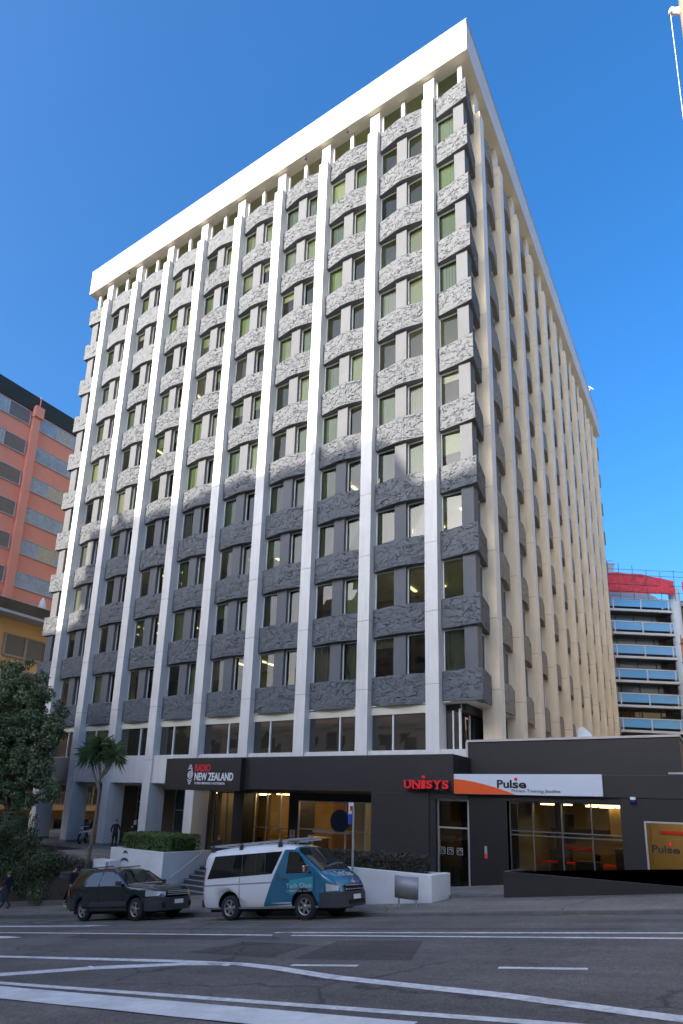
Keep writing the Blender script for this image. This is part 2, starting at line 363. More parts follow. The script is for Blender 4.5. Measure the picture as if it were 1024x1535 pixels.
def poly(b,pts,dz=.005,mi=0): b.add([(x,y,zroad(x,y)+dz) for x,y in pts],[tuple(range(len(pts)))],mi)
poly(wl,[(-11,-13.05),(-5.2,-12.9),(-4.4,-12.72),(-5.6,-12.62),(-5.5,-12.72),(-11,-12.8)])
poly(wl,[(-9,-15.5),(-5.6,-15.2),(-5.1,-15.02),(-6.0,-14.85),(-9,-14.95)])
tag(wl.build('road_markings',M['paintline'],fix=False),kind='structure')
yl=MB()
x=-34
while x<1.2: line(yl,[(x,-11.98),(x+.95,-11.98)],.09); x+=1.55
line(yl,[(.2,-11.95),(1.4,-11.9),(3.2,-11.05),(3.8,-10.95)],.09)
line(yl,[(6.6,-10.92),(7.2,-10.9)],.08);line(yl,[(7.8,-10.92),(8.9,-10.9)],.1)
tag(yl.build('yellow_markings',M['yellow'],fix=False),kind='structure')
pt=MB(); poly(pt,[(2.2,-16.4),(4.4,-16.6),(4.3,-15.3),(2.6,-15.1)],.003); poly(pt,[(4.9,-16.7),(6.9,-16.5),(6.3,-14.7),(4.6,-14.8)],.003)
poly(pt,[(-3.5,-14.1),(2.0,-14.1),(1.9,-14.9),(-3.5,-15)],.003); poly(pt,[(-8,-13.5),(9.5,-13.2),(9.5,-13.1),(-8,-13.38)],.003)
tag(pt.build('road_patches',M['patch'],fix=False),kind='structure')
cv=MB(); cv.lathe([(.001,.012),(.30,.012),(.33,.0)],(3.05,-14.28,zs(3.05)),'Z',20,0,False)
mc=cv.build('manhole_cover',M['kerb']); mc.rotation_euler=(0,0,0)
tag(mc,'round worn manhole cover on the centre line of the road','manhole cover')
# terrace slab behind the planters, garden bank on the left
t=MB(); t.box(-40,-6.2,-1.8,20,-4,1.45); t.box(-19.5,-11.0,-4.45,-1.8,-3,1.45)
tag(t.build('terrace',M['footpath']),kind='structure')
gb=MB(); xs=np.arange(-60,-14.35,1.4).tolist(); vs=[]
prof=[(-6.75,.0,.35),(-6.3,.55,.4),(-5.2,.80,.3),(-3.2,.93,.2),(-1.79,.99,.03)]
for x in xs:
    for y,t_,a in prof:
        z0=zwalk(x,-6.9); vs.append((x,y,z0+(1.40-z0)*t_+(.15*noise.noise(Vector((x,y,0)))*a)))
n=len(prof); gb.add(vs,[(i*n+j,(i+1)*n+j,(i+1)*n+j+1,i*n+j+1) for i in range(len(xs)-1) for j in range(n-1)])
tag(gb.build('garden_bank',M['soil']),kind='structure')
for i,(x,y,l) in enumerate([(1.55,-18.02,'small white raised road stud on the broad white line'),(4.05,-17.36,'small white raised road stud where the broad lines meet')]):
    b=MB(); z=zroad(x,y); b.hexa([(x-.07,y-.05,z),(x+.07,y-.05,z),(x+.07,y+.05,z),(x-.07,y+.05,z)],[(x-.04,y-.03,z+.022),(x+.04,y-.03,z+.022),(x+.04,y+.03,z+.022),(x-.04,y+.03,z+.022)]); tag(b.build('road_stud',M['textwhite']),l,'road stud')
# ---------------------------------------------------------------- the tower
PL,PW,PR,PRW=3.655,.65,3.870,.72
Z1,H,ZT=9.847,3.4896,45.37
XR,YR=2.72,2.33
tower=empty('office_tower',(0,0,0),'white twelve storey office tower with tall piers and grey carved spandrels','office tower')
def fade(t): t=max(0,min(1,t)); return t*t*(3-2*t)
def relief(u,v,seed):
    p=Vector((u*1.5,v*3.0,seed*13.7)); w=noise.noise_vector(p*1.7)*.42+noise.noise_vector(p*5.0)*.12
    q=p+w; a=noise.noise(q*1.35); b=noise.noise(q*2.0+Vector((5,9,2)))
    c=noise.noise(q*2.4+Vector((1,2,7))); d=noise.noise(p*1.1+Vector((3,1,4)))
    g=lambda t,w: max(0,1-abs(t)/w)
    h=.018*fade((a+.03)/.06)+.014*fade((b-.06)/.06)+.007*noise.noise(q*8)
    h-=.055*max(g(a+.03+.15*c,.042)*fade((d+.34)/.1), g(b-.10,.034)*fade((.2-d)/.1))
    return h
def spandrel(name,pts,z0,z1,seed,cell,back,mats,mi=0):
    """relief panel following pts (plan polyline, outside to the left-hand normal)"""
    b=MB(); S=[]; 
    P=[Vector((p[0],p[1])) for p in pts]
    tot=0
    for a,c in zip(P[:-1],P[1:]):
        d=c-a; L=d.length; n=max(1,round(L/cell)); nrm=Vector((d.y,-d.x))/L
        for k in range(n+1):
            S.append((a+d*(k/n),nrm,tot+L*k/n,min(k/n*L,L-k/n*L)))
        tot+=L
    nz=max(2,round((z1-z0)/cell)); vs=[]
    for s,nrm,u,e in S:
        for j in range(nz+1):
            v=(z1-z0)*j/nz; ed=min(v,(z1-z0)-v)
            m=fade(ed/.09)*fade(e/.05+.0)
            h=relief(u,v,seed)*m-.01
            vs.append((s.x+nrm.x*h,s.y+nrm.y*h,z0+v))
    N=nz+1
    b.add(vs,[(i*N+j,(i+1)*N+j,(i+1)*N+j+1,i*N+j+1) for i in range(len(S)-1) for j in range(nz)],mi)
    # top, bottom and ends
    fr=[(p.x,p.y) for p in P]; bk=[tuple(q) for q in back]
    poly=fr+bk[::-1]; n=len(poly)
    vs=[(x,y,z0) for x,y in poly]+[(x,y,z1-.01) for x,y in poly]
    b.add(vs,[tuple(range(n))[::-1],tuple(range(n,2*n))]+[(i,i+1,n+i+1,n+i) for i in range(len(fr)-1+0,n-1)]+[(n-1,0,n,2*n-1)],mi)
    return b
zb,zt_=-.82,.63
C3=(PL-PW)/2; C3R=(PR-PRW)/2
def typ(c): return [(-c+.01,.40),(-.2,.18),(.2,.18),(c-.01,.40)],[(-c+.01,.80),(c-.01,.80)]
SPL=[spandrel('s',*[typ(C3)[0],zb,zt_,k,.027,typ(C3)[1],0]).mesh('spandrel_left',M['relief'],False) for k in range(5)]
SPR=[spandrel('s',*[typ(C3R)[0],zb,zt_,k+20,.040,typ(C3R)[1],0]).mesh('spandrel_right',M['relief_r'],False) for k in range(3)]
cpts=[(PW+.01,.40),(2.62,.17),(2.34,YR-.01)]; cbk=[(PW+.01,.85),(2.0,.9),(1.9,YR-.01)]
SPC=[spandrel('s',cpts,zb,zt_,k+40,.027,cbk,M['relief']).mesh('spandrel_corner',M['relief'],False) for k in range(4)]
XL=-8*PL
lpts=[(-31.0,2.2),(-31.22,.15),(XL-.01,.40)]; lbk=[(-30.6,2.2),(-30.6,.9),(XL-.01,.85)]
SPX=[spandrel('s',lpts,zb,zt_,k+60,.045,lbk,M['relief']).mesh('spandrel_far_corner',M['relief'],False) for k in range(3)]
YE=YR+10*PR+PRW
def low(pts,back,seed,m): return spandrel('s',pts,zb,zt_,seed,.10,back,m)
# gather all placements with distance, nearest 100 become parts, the rest one mesh
allsp=[]
for k in range(11):
    z=Z1+k*H
    for i in range(8):
        c=(-i*PL-C3,0,z); allsp.append((c,SPL[(i*3+k*7+i*k)%5],0,'L',(i*3+k)%5))
    allsp.append(((0,0,z),SPC[k%4],0,'C',k)); allsp.append(((0,0,z),SPX[k%3],0,'X',k))
    for j in range(10):
        c=(XR,YR+PRW+j*PR+C3R,z); allsp.append((c,SPR[(j*2+k)%3],R(90),'R',(j+k)%3))
    allsp.append(((0,0,z),None,0,'E',k))
def dist(s):
    p=Vector(s[0]); 
    if s[3]=='C': p=Vector((2,.3,s[0][2]))
    if s[3]=='X': p=Vector((-30.5,.3,s[0][2]))
    if s[3]=='E': p=Vector((2.5,YE+1,s[0][2]))
    d=(p-CAM).length
    n=Vector((1,0,0)) if s[3] in 'RE' else Vector((0,-1,0))
    cs=max(.05,(CAM-p).normalized().dot(n))
    return d/math.sqrt(cs)
allsp.sort(key=dist)
rest=MB(); lowR=low(*typ(C3R),77,0); lowL=[low(*typ(C3),q,0) for q in (3,8)]; lowX=low(lpts,lbk,5,0)
epts=[(2.34,YE+.01),(2.62,YE+2.0),(1.9,YE+2.1)]; lowE=low(epts,[(1.8,YE+.01),(1.8,YE+1.5),(1.8,YE+2.0)],6,0)
for n,s in enumerate(allsp):
    if n<100 and s[1]: inst('spandrel_panel',s[1],tower,s[0],s[2])
    else:
        src={'L':lowL[n%2],'R':lowR,'X':lowX,'C':low(cpts,cbk,n,0),'E':lowE}[s[3]]
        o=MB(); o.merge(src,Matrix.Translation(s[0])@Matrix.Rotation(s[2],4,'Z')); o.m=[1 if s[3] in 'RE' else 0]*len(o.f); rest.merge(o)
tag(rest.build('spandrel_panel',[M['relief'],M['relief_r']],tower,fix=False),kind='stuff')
# pillars
def pillar(w,base,depth=.85,top=ZT,lowdepth=1.25):
    b=MB(); g=.012
    zl=[Z1+k*H for k in range(11)]; cuts=[base,6.6]+zl+[top]
    if base>6: cuts=[base]+zl+[top]
    for a,c in zip(cuts[:-1],cuts[1:]):
        b.box(0,w,0,depth if a>5.2 or base>6 else lowdepth,a+(g if a!=base else 0),c-(g if c!=top else 0),0)
    b.box(.02,w-.02,.02,depth-.02,base+.05,top-.05,1)
    b.box(.0,w-.0,.27,depth,top+.005,47.12,0)
    if base<6:
        b.box(-.03,w+.03,-.03,lowdepth+.03,base-.6,base+.13,1)
    return b
pm=pillar(PW,1.45).mesh('pillar_left',[M['white'],M['joint']])
pr_=MB(); pr_.merge(pillar(PRW,5.5,depth=.85)); prm=pr_.mesh('pillar_right',[M['litpillar'],M['joint']])
# narrow outer face of the right hand pillars stays white painted, its side faces carry warm bounced light in their colour
prm.materials.append(M['white'])
for p in prm.polygons:
    if p.normal.y<-.9 and p.material_index==0: p.material_index=2
bp=MB(); 
for i in range(9): inst('pillar',pm,tower,(-i*PL,0,0))
for j in range(11): inst('pillar',prm,tower,(XR,YR+j*PR,0),R(90))
# grey piers between the windows of each bay (continuous, behind the spandrels)
pz0,pz1=Z1+zt_-.3,ZT-.05
def pier(): return MB().box(-.325,.325,.40,.95,pz0,pz1)
pme=pier().mesh('pier',M['pier'])
for i in range(8): inst('window_pier',pme,tower,(-i*PL-C3,0,0))
for j in range(10): inst('window_pier',pme,tower,(XR,YR+PRW+j*PR+C3R,0),R(90))
MB().box(1.76,2.37,.40,1.06,pz0,pz1).build('window_pier',M['pier'],tower)
MB().box(-30.95,-30.2,.40,1.1,pz0,pz1).build('window_pier',M['pier'],tower)
MB().box(1.9,2.37,YE+1.0,YE+1.9,pz0,pz1).build('window_pier',M['pier'],tower)
# body behind the glass, ends and roof
b=MB(); b.box(-27.5,-2.6,5.0,YE-3,5.2,47.1,1); b.box(-30.6,-30.5,.95,YE+1.85,5.2,47.1,1); b.box(-30.55,1.9,YE+1.4,YE+1.85,5.2,47.1,1); b.box(-27.5,1.9,24,24.2,5.2,47.1,1)
for x in (-23,-16.5,-9.2): b.box(x,x+.15,2.6,5.1,8.9,47.1,1)
for y in (9,16.5,31,37): b.box(-2.7,.9,y,y+.15,8.9,47.1,1)
for k in range(11):
    z=Z1+k*H; b.box(-30.5,2.02,.80,YE+1.8,z-.70,z+.60,0)
b.box(-30.55,1.6,.95,YE+1.8,8.62,9.02,2); b.box(-30.55,1.4,2.5,YE+1.8,5.2,8.62,2)
b.build('tower_body',[M['ceil'],M['core'],M['dark']],tower)
b=MB(); rl=random.Random(12)
for k in range(12):
    z=Z1+k*H-.72 if k<11 else 47.06
    for i in range(8):
        if rl.random()<.16:
            x=-i*PL-C3
            for dx in (-.95,.75):
                for y in (1.7,3.1): b.box(x+dx,x+dx+.16,y,y+1.15,z-.04,z)
    if rl.random()<.25: b.box(.9,1.06,1.5,2.7,z-.04,z); b.box(.9,1.06,3.2,4.4,z-.04,z)
tag(b.build('ceiling_light',M['strip'],tower),kind='stuff')
b=MB(); b.box(-31.42,2.83,-.06,YE+2.4,47.12,49.42,0); b.build('roof_fascia',M['fascia'],tower)
b=MB(); b.box(-31.40,2.81,-.04,YE+2.38,47.095,47.12,0); b.build('roof_soffit',M['soffit'],tower)
b=MB(); b.box(-31.46,2.87,-.10,YE+2.44,49.42,49.47,0); b.build('roof_edge_capping',M['galv'],tower)
# windows
def wframe(w,h):
    b=MB(); t=.05; y0,y1=.0,.10
    b.box(0,t,y0,y1,0,h); b.box(w-t,w,y0,y1,0,h); b.box(t,w-t,y0,y1,0,.06); b.box(t,w-t,y0,y1,h-t,h); return b
def pane(w,h,g,bl,s):
    rn=random.Random(s); j=lambda: .055+rn.uniform(-.006,.006)
    b=MB(); b.quad((.04,j(),.05),(w-.04,j(),.05),(w-.04,j(),h-.04),(.04,j(),h-.04),g)
    if bl is not None:
        m,fr=bl; n=max(3,int(h*fr/.30)); z1=h+.02; z0=h-h*fr
        if m in (1,2,4):   # vertical fabric blinds, slightly turned vanes
            k=max(4,int(w/.16)); 
            for i in range(k):
                xa=.05+(w-.10)*i/k; xb=.05+(w-.10)*(i+.93)/k; d=rn.uniform(-.03,.03); b.quad((xa,.17-d,z0),(xb,.17+d,z0),(xb,.17+d,z1),(xa,.17-d,z1),4+m)
        else: b.quad((.03,.15,z0),(w-.03,.15,z0),(w-.03,.15,z1),(.03,.15,z1),4+m)
    return b
PM=M['panes']+M['blinds']
WH=H-1.45-.02
spec=[]   # (origin, rz, width, height, side)
def wsel(a,side):
    r=random.Random(a); g=r.choice([0,1,1,2]) if side!='R' else r.choice([3,1])
    q=r.random()
    bl=None if q<.34 else (1,1.) if q<.50 else (0,r.choice([.25,.4,.6])) if q<.60 else (2,1.) if q<.80 else (0,1.) if q<.87 else (1,.45) if q<.96 else (4,1.) if q<.975 else (3,1.)
    return g,bl
for k in range(11):
    z=Z1+k*H+zt_; h=WH if k<10 else None
    if k==10: continue
    for i in range(8):
        c=-i*PL-C3
        spec.append(((c-C3+.02,.62,z),0,C3-.325-.02,WH,'L')); spec.append(((c+.325,.62,z),0,C3-.325-.02,WH,'L'))
    spec.append(((PW+.02,.62,z),0,1.76-PW-.02,WH,'L')); spec.append(((-30.2,.62,z),0,XL+30.2-.02,WH,'L'))
    for j in range(10):
        c=YR+PRW+j*PR+C3R
        spec.append(((XR-.62,c-C3R+.02,z),R(90),C3R-.325-.02,WH,'R')); spec.append(((XR-.62,c+.325,z),R(90),C3R-.325-.02,WH,'R'))
    spec.append(((XR-.62,1.06,z),R(90),YR-1.06-.02,WH,'R')); spec.append(((XR-.62,YE+.02,z),R(90),.98,WH,'R'))
def wd(s):
    p=Vector(s[0]); n=Vector((1,0,0)) if s[4]=='R' else Vector((0,-1,0))
    return (p-CAM).length/math.sqrt(max(.05,(CAM-p).normalized().dot(n)))
spec.sort(key=wd)
rest=MB(); nm=len(PM); cache={}
for n,s in enumerate(spec):
    w,h=round(s[2],3),round(s[3],3); g,bl=wsel(n*31+5,s[4])
    if (w,h) not in cache: cache[(w,h)]=wframe(w,h).mesh('window_frame',M['wframe'])
    if n<100:
        o=inst('window',cache[(w,h)],tower,s[0],s[1]); pb=pane(w,h,g,None,n); pb.build('pane',PM,o,fix=False)
        if bl: q=pane(w,h,g,bl,n); q.v=q.v[4:]; q.f=[tuple(i-4 for i in f_) for f_ in q.f[1:]]; q.m=q.m[1:]; q.sm=q.sm[1:]; q.build('blind',PM,o,fix=False)
    else:
        T=Matrix.Translation(s[0])@Matrix.Rotation(s[1],4,'Z')
        rest.merge(wframe(w,h),T,nm); rest.merge(pane(w,h,g,bl,n),T)
tag(rest.build('window',PM+[M['wframe']],tower,fix=False),kind='stuff')
# top floor glazing under the roof: wide panes with slim white mullions
b=MB(); rn=random.Random(4); z0,z1=ZT-.02,47.1; pm_=[]
def toppane(T,w,mi):
    q=MB(); q.quad((0,0,z0),(w,rn.uniform(-.01,.01),z0),(w,rn.uniform(-.01,.01),z1),(0,0,z1)); b.merge(q,T,mi)
for i in range(8):
    c=-i*PL-C3
    for x in (c-C3,c): toppane(Matrix.Translation((x,.72,0)),C3,rn.choice([0,1,2,0]))
    b.box(c-.11,c+.11,.52,.75,z0,z1,nm); b.box(c-C3,c-C3+.12,.60,.75,z0,z1,nm)
toppane(Matrix.Translation((PW,.72,0)),1.5,1); b.box(2.03,2.27,.52,.75,z0,z1,nm); b.box(PW,PW+.1,.6,.75,z0,z1,nm)
toppane(Matrix.Translation((-30.6,.72,0)),XL+30.6,0); b.box(-30.75,-30.5,.5,.75,z0,z1,nm)
for j in range(10):
    c=YR+PRW+j*PR+C3R; T=Matrix.Translation((XR,0,0))@Matrix.Rotation(R(90),4,'Z')
    for y in (c-C3R,c): toppane(Matrix.Translation((XR-.72,y,0))@Matrix.Rotation(R(90),4,'Z'),C3R,3)
    b.box(XR-.75,XR-.50,c-.11,c+.11,z0,z1,nm)
toppane(Matrix.Translation((XR-.72,.75,0))@Matrix.Rotation(R(90),4,'Z'),YR-.75,3)
b.build('top_floor_glazing',PM+[M['wframe']],tower,fix=False)
# first floor: glazing, ceiling soffit, sill band
b=MB(); b.box(-30.6,2.2,.36,1.2,9.02,9.06,0); b.box(1.6,XR-.36,1.2,YE,9.02,9.06,0); b.build('first_floor_soffit',M['soffit'],tower)
b=MB(); gm=[2,0]
def fpane(T,w,mi): q=MB(); q.quad((0,0,6.88),(w,rn.uniform(-.012,.012),6.88),(w,rn.uniform(-.012,.012),8.62),(0,0,8.62)); b.merge(q,T,mi)
for i in range(8):
    x0=-i*PL-2*C3; 
    split=.62*2*C3 if i%2 else .38*2*C3
    fpane(Matrix.Translation((x0,.55,0)),split,0); fpane(Matrix.Translation((x0+split,.55,0)),2*C3-split,0)
    b.box(x0+split-.03,x0+split+.03,.46,.60,6.88,8.62,1); b.box(x0,x0+2*C3,.46,.60,6.85,6.92,1); b.box(x0,x0+2*C3,.44,.95,8.62,9.02,2)
fpane(Matrix.Translation((PW,.9,0)),.62,0)
b.box(PW+.30,PW+.36,.84,.92,6.88,8.7,1); b.box(PW+.60,PW+.68,.84,.92,6.88,8.7,1)
y=.9
for k in range(9):
    fpane(Matrix.Translation((PW+.66,y,0))@Matrix.Rotation(R(90),4,'Z'),1.15,0); b.box(PW+.62,PW+.70,y-.03,y+.03,6.88,8.7,1); y+=1.15
b.box(PW+.60,PW+.72,.86,12,8.7,8.78,1); b.box(PW+.7,PW+.72,.86,12,8.78,9.02,2)
for j in range(11):
    y0=YR+PRW+j*PR; fpane(Matrix.Translation((XR-.9,y0,0))@Matrix.Rotation(R(90),4,'Z'),2*C3R,0); b.box(XR-.95,XR-.84,y0+1.5,y0+1.57,6.88,9.0,1)
    b.box(XR-.95,XR-.84,y0,y0+2*C3R,7.6,7.68,1)
b.build('first_floor_glazing',[M['firstglass'],M['wframe'],M['soffit']],tower,fix=False)
b=MB()
for i in range(8): b.box(-i*PL-2*C3-.005,-i*PL+.005,.14 if i<7 else .22,1.1,5.25,6.88,0 if i<7 else 1)
b.box(PW,2.5,.05,1.2,5.25,6.88,0); b.box(-31,XL,.2,1.2,5.25,6.88,0); b.box(2.0,XR-.3,1.2,YE,5.25,6.88,0)
b.build('sill_band',[M['white'],M['pier']],tower)
# colonnade behind the lower pillars
b=MB(); b.box(-27.0,-13.2,3.6,4.2,1.45,5.25,0); b.box(-31,1,.9,YE,5.15,5.25,1); b.box(-13.4,-13.0,1.3,4.2,1.45,5.25,0)
b.build('lobby_wall',[M['tanwall'],M['soffit']],tower)
for x0,x1,z0,z1 in [(-26.3,-24.3,2.5,5.1),(-22.6,-20.3,2.9,5.1),(-19.0,-16.9,1.9,5.1),(-15.6,-13.7,1.9,5.1)]:
    fr=MB(); w=x1-x0
    for xx in (x0,x0+w*.45,x1-.06): fr.box(xx,xx+.06,3.5,3.6,z0,z1)
    for zz in (z0,z0+(z1-z0)*.55,z1-.06): fr.box(x0,x1,3.49,3.59,zz,zz+.06)
    o=fr.build('lobby_window',M['alu'],tower)
    p=MB(); p.quad((x0,3.57,z0),(x0+w*.45,3.57,z0),(x0+w*.45,3.57,z1),(x0,3.57,z1),0)
    p.quad((x0+w*.45,3.57,z0),(x1,3.57,z0),(x1,3.57,z0+(z1-z0)*.55),(x0+w*.45,3.57,z0+(z1-z0)*.55),0); p.quad((x0+w*.45,3.57,z0+(z1-z0)*.55),(x1,3.57,z0+(z1-z0)*.55),(x1,3.57,z1),(x0+w*.45,3.57,z1),1)
    p.build('pane',[M['darkpane'],M['blinds'][0]],o,fix=False)
# small camera domes under the roof
for x in (-26.5,-8.6,-5.3):
    c=MB(); c.lathe([(.001,0),(.06,-.02),(.09,-.09),(.06,-.16),(.001,-.18)],(x,.16,47.1),'Z',10); c.build('soffit_camera',M['plastic'],tower)
d=MB(); d.lathe([(.02,0),(.2,.05),(.34,.14),(.36,.15),(.34,.16),(.2,.07),(.02,.02)],(0,0,0),'Z',16); d.tube([(0,0,0),(0,0,-.35)],.03)
do=d.build('roof_dish',M['textwhite'],tower); do.location=(2.95,38.5,49.75); do.rotation_euler=(R(60),0,R(60))
# ---------------------------------------------------------------- black podium with lobby, shop front, signs
YF=-4.5
pod=empty('shopfront_podium',(-2,YF,1.5),'long black shopfront with deep fascia and lit lobby at the foot of the tower','shopfront')
def atp(o): o.location=(2,-YF,-1.5); return o
b=MB(); b.box(-11.2,3.0,YF,YF+.45,4.86,6.25,0); b.box(2.7,3.0,YF+.45,-2.4,4.86,6.25,0); b.box(-11.2,2.7,YF+.45,.0,6.0,6.15,0)
atp(b.build('fascia',M['black'],pod,bevel=.02))
b=MB(); b.box(-11.1,2.95,YF+.05,1.2,4.87,4.93,0); atp(b.build('canopy_soffit',M['blackcol'],pod))
for x,w in ((-11.0,.70),(-7.34,.72)):
    b=MB(); b.box(x,x+w,-.03,1.25,1.45,4.9,0); atp(b.build('column',M['blackcol'],pod))
b=MB(); b.box(-15.9,-15.05,1.2,2.2,1.45,4.9,0); atp(b.build('column',M['blackcol'],pod))
b=MB(); b.box(-.30,2.05,YF,YF+.5,1.2,4.87,0); b.box(-.30,.1,YF+.5,.2,1.2,4.87,0); atp(b.build('wall',M['black'],pod,bevel=.02))
# lobby room behind glass
b=MB()
b.box(-15.0,.0,6.2,6.4,1.45,4.9,0); b.box(-15.0,.0,.9,6.3,1.40,1.46,1); b.box(-15,0,1.25,6.3,4.86,4.9,2)
b.box(-10.6,-10.4,2.5,6.2,1.45,4.8,0); b.box(-7.0,-6.9,3.6,6.2,1.45,4.8,3); b.box(-3.5,-3.3,2.5,6.2,1.45,4.8,0)
atp(b.build('lobby_room',[M['ochre'],M['tanwall'],M['soffit'],M['woodpanel']],pod))
b=MB()
for x in (-14.0,-12.6,-9.6,-8.3,-6.0,-4.4,-2.6): b.box(x,x+.9,1.9,2.0,4.80,4.85); b.box(x,x+.9,4.0,4.1,4.80,4.85)
atp(b.build('ceiling_light',M['lamp'],pod))
b=MB(); b.box(-9.8,-7.6,3.4,4.2,1.45,2.55,0); b.box(-9.9,-7.5,3.3,4.3,2.55,2.62,1)
for x in (-13.6,-12.8,-12.0): b.box(x,x+.6,4.6,5.2,1.46,1.9,2); b.box(x,x+.6,5.1,5.25,1.9,2.3,2)
b.box(-5.9,-4.9,5.8,6.1,1.5,3.7,1); b.box(-12.9,-11.4,6.1,6.19,2.5,4.0,1); b.box(-2.9,-1.6,6.1,6.19,2.3,3.6,1)
atp(b.build('lobby_furniture',[M['woodpanel'],M['soffit'],M['plastic']],pod))
def shopwin(x0,x1,y,z0,z1,vx,hz,fm,parent,fw=.055):
    fr=MB()
    for x in [x0]+vx+[x1-fw]: fr.box(x,x+fw,y-.05,y+.05,z0,z1)
    for z in [z0]+hz+[z1-fw]: fr.box(x0,x1,y-.045,y+.045,z,z+fw)
    o=atp(fr.build('shop_window',fm,parent))
    p=MB(); xs=[x0]+vx+[x1]; zz=[z0]+hz+[z1]
    for i in range(len(xs)-1):
        for k in range(len(zz)-1):
            p.quad((xs[i]+.01,y,zz[k]+.01),(xs[i+1],y,zz[k]+.01),(xs[i+1],y,zz[k+1]),(xs[i]+.01,y,zz[k+1]))
    g=p.build('pane',M['clear'],o,fix=False); return o
shopwin(-13.9,-11.0,1.25,1.5,4.86,[-12.55],[],M['plastic'],pod)
shopwin(-10.3,-7.34,.95,1.5,4.86,[-8.6,-9.5],[3.05],M['alu'],pod)
o=shopwin(-6.6,-.3,-.22,1.5,4.5,[-3.95,-2.9,-2.2],[3.15],M['alu'],pod)
b=MB(); b.box(-6.6,-.3,-.25,-.15,4.5,4.86); atp(b.build('window_head',M['blackcol'],pod))
b=MB(); b.box(-5.5,-3.6,-.60,-.25,3.06,3.14,0); atp(b.build('entrance_canopy',M['signwhite'],pod))
b=MB(); b.lathe([(.001,0),(.52,0),(.52,.02),(.001,.02)],(-4.2,-.30,3.62),'Y',28,0,False); atp(b.build('blue_decal',M['navy'],pod))
# tenant shop window beside the wall
b=MB(); b.box(2.05,4.6,YF+.3,YF+.34,1.4,4.9,0); b.box(1.9,4.8,-1.6,-1.5,1.4,4.9,1); b.box(1.9,2.0,-4,-1.5,1.4,4.9,1); b.box(2.3,2.9,-1.66,-1.6,3.3,4.8,2)
b=MB(); b.box(1.9,4.8,-1.2,-1.1,1.4,4.9,1); b.box(1.9,2.05,-4,-1.1,1.4,4.9,1); b.box(1.9,4.8,-4.2,-1.1,1.50,1.62,0); b.box(2.35,2.75,-1.25,-1.2,3.4,4.8,2)
b.box(2.9,3.2,-2.6,-2.3,1.6,2.5,0); b.box(2.4,2.7,-3.2,-2.9,1.6,2.3,0)
atp(b.build('tenant_room',[M['dark'],M['darkroom'],M['ochre']],pod))
b=MB()
for k,z in enumerate((2.75,2.86,2.98,3.10,3.22,3.38)): b.box(2.75,2.95+.12*(k%3),-1.27,-1.21,z,z+.05)
atp(b.build('lit_shelf',M['lamp2'],pod))
b=MB(); b.box(2.05,2.28,YF+.05,YF+.45,1.55,4.7,0); b.box(2.05,3.5,YF+.05,YF+.45,4.66,4.87,0); atp(b.build('door_surround',M['blackcol'],pod))
shopwin(2.28,3.45,YF+.3,1.66,4.66,[],[3.66],M['alu'],pod)
b=MB()
for x in (2.33,2.62,2.97): 
    for a,c,d,e in ((x,x+.22,2.78,2.80),(x,x+.22,3.0,3.02),(x,x+.02,2.78,3.02),(x+.20,x+.22,2.78,3.02)): b.box(a,c,YF+.285,YF+.295,d,e)
    b.lathe([(.05,0),(.065,0),(.065,.01),(.05,.01)],(x+.11,YF+.283,2.9),'Y',12)
atp(b.build('door_sticker',M['galv'],pod))
b=MB(); b.box(3.5,4.82,YF+.12,YF+.6,1.5,4.87,0); b.box(4.3,4.82,YF+.11,YF+3,1.5,4.87,0); atp(b.build('pier',M['deepblack'],pod))
# right hand shop
shop=empty('training_studio_shop',(7,YF,2),'low black shop building with tall parapet and wide dark windows right of the tower','shop')
def ats(o): o.location=(-7,-YF,-2); return o
b=MB(); b.box(2.9,9.96,-2.7,9,5.4,6.85,0); b.box(3.0,40,-2.72,9,4.86,5.55,0); ats(b.build('parapet_wall',M['black'],shop,bevel=.015))
b=MB(); b.box(2.86,10.0,-2.75,9.03,6.85,6.93,0); b.box(2.84,2.93,-2.76,9.0,5.98,6.86,0); ats(b.build('parapet_capping',M['capping'],shop))
b=MB(); b.box(3.02,40,YF,-2.6,4.82,5.52,0); ats(b.build('canopy',M['black'],shop,bevel=.02))
b=MB(); b.box(9.69,40,YF-.03,YF+.1,5.55,5.60,0); ats(b.build('gutter',M['galv'],shop))
b=MB(); b.box(4.7,8.8,-4.42,-.2,4.66,4.84,0); b.box(8.30,8.95,YF+.02,YF+.5,1.8,4.82,0); b.box(8.95,40,YF+.02,YF+.5,4.17,4.82,0); b.box(8.9,40,YF+.02,YF+.5,1.8,2.2,0)
ats(b.build('wall',M['blackcol'],shop))
b=MB(); b.box(4.6,14,2.0,2.2,1.8,4.8,0); b.box(4.6,14,-4.4,2,1.75,1.82,1); b.box(4.6,4.7,-2.8,2,1.8,4.8,0); b.box(8.5,8.7,-3.5,2,1.8,4.8,0)
b.box(4.9,5.4,-3.4,-3.1,1.8,4.6,2); b.box(6.4,7.4,1.9,1.99,2.0,3.9,2); b.box(5.0,8.4,1.95,1.99,2.9,3.02,3); b.box(5.6,6.6,1.90,1.99,2.2,2.8,2); b.box(5.2,5.9,-.4,.2,1.8,3.0,1); b.box(7.7,8.3,-1.9,-1.4,1.8,3.2,1); b.box(6.5,7.3,-2.4,-2.0,1.8,2.75,1); b.box(4.9,8.4,1.2,1.25,3.55,3.75,1); b.box(6.1,6.35,-3.2,-3.0,2.4,4.7,1); b.box(5.0,5.7,1.8,1.9,3.2,4.3,1); b.box(4.9,8.4,-1.0,-.95,2.55,2.62,3)
b.box(7.2,7.6,.8,1.1,3.3,4.7,2); b.box(8.7,14,-.4,-.3,1.8,4.8,4); b.box(9.0,14,-.45,-.4,3.75,3.85,3)
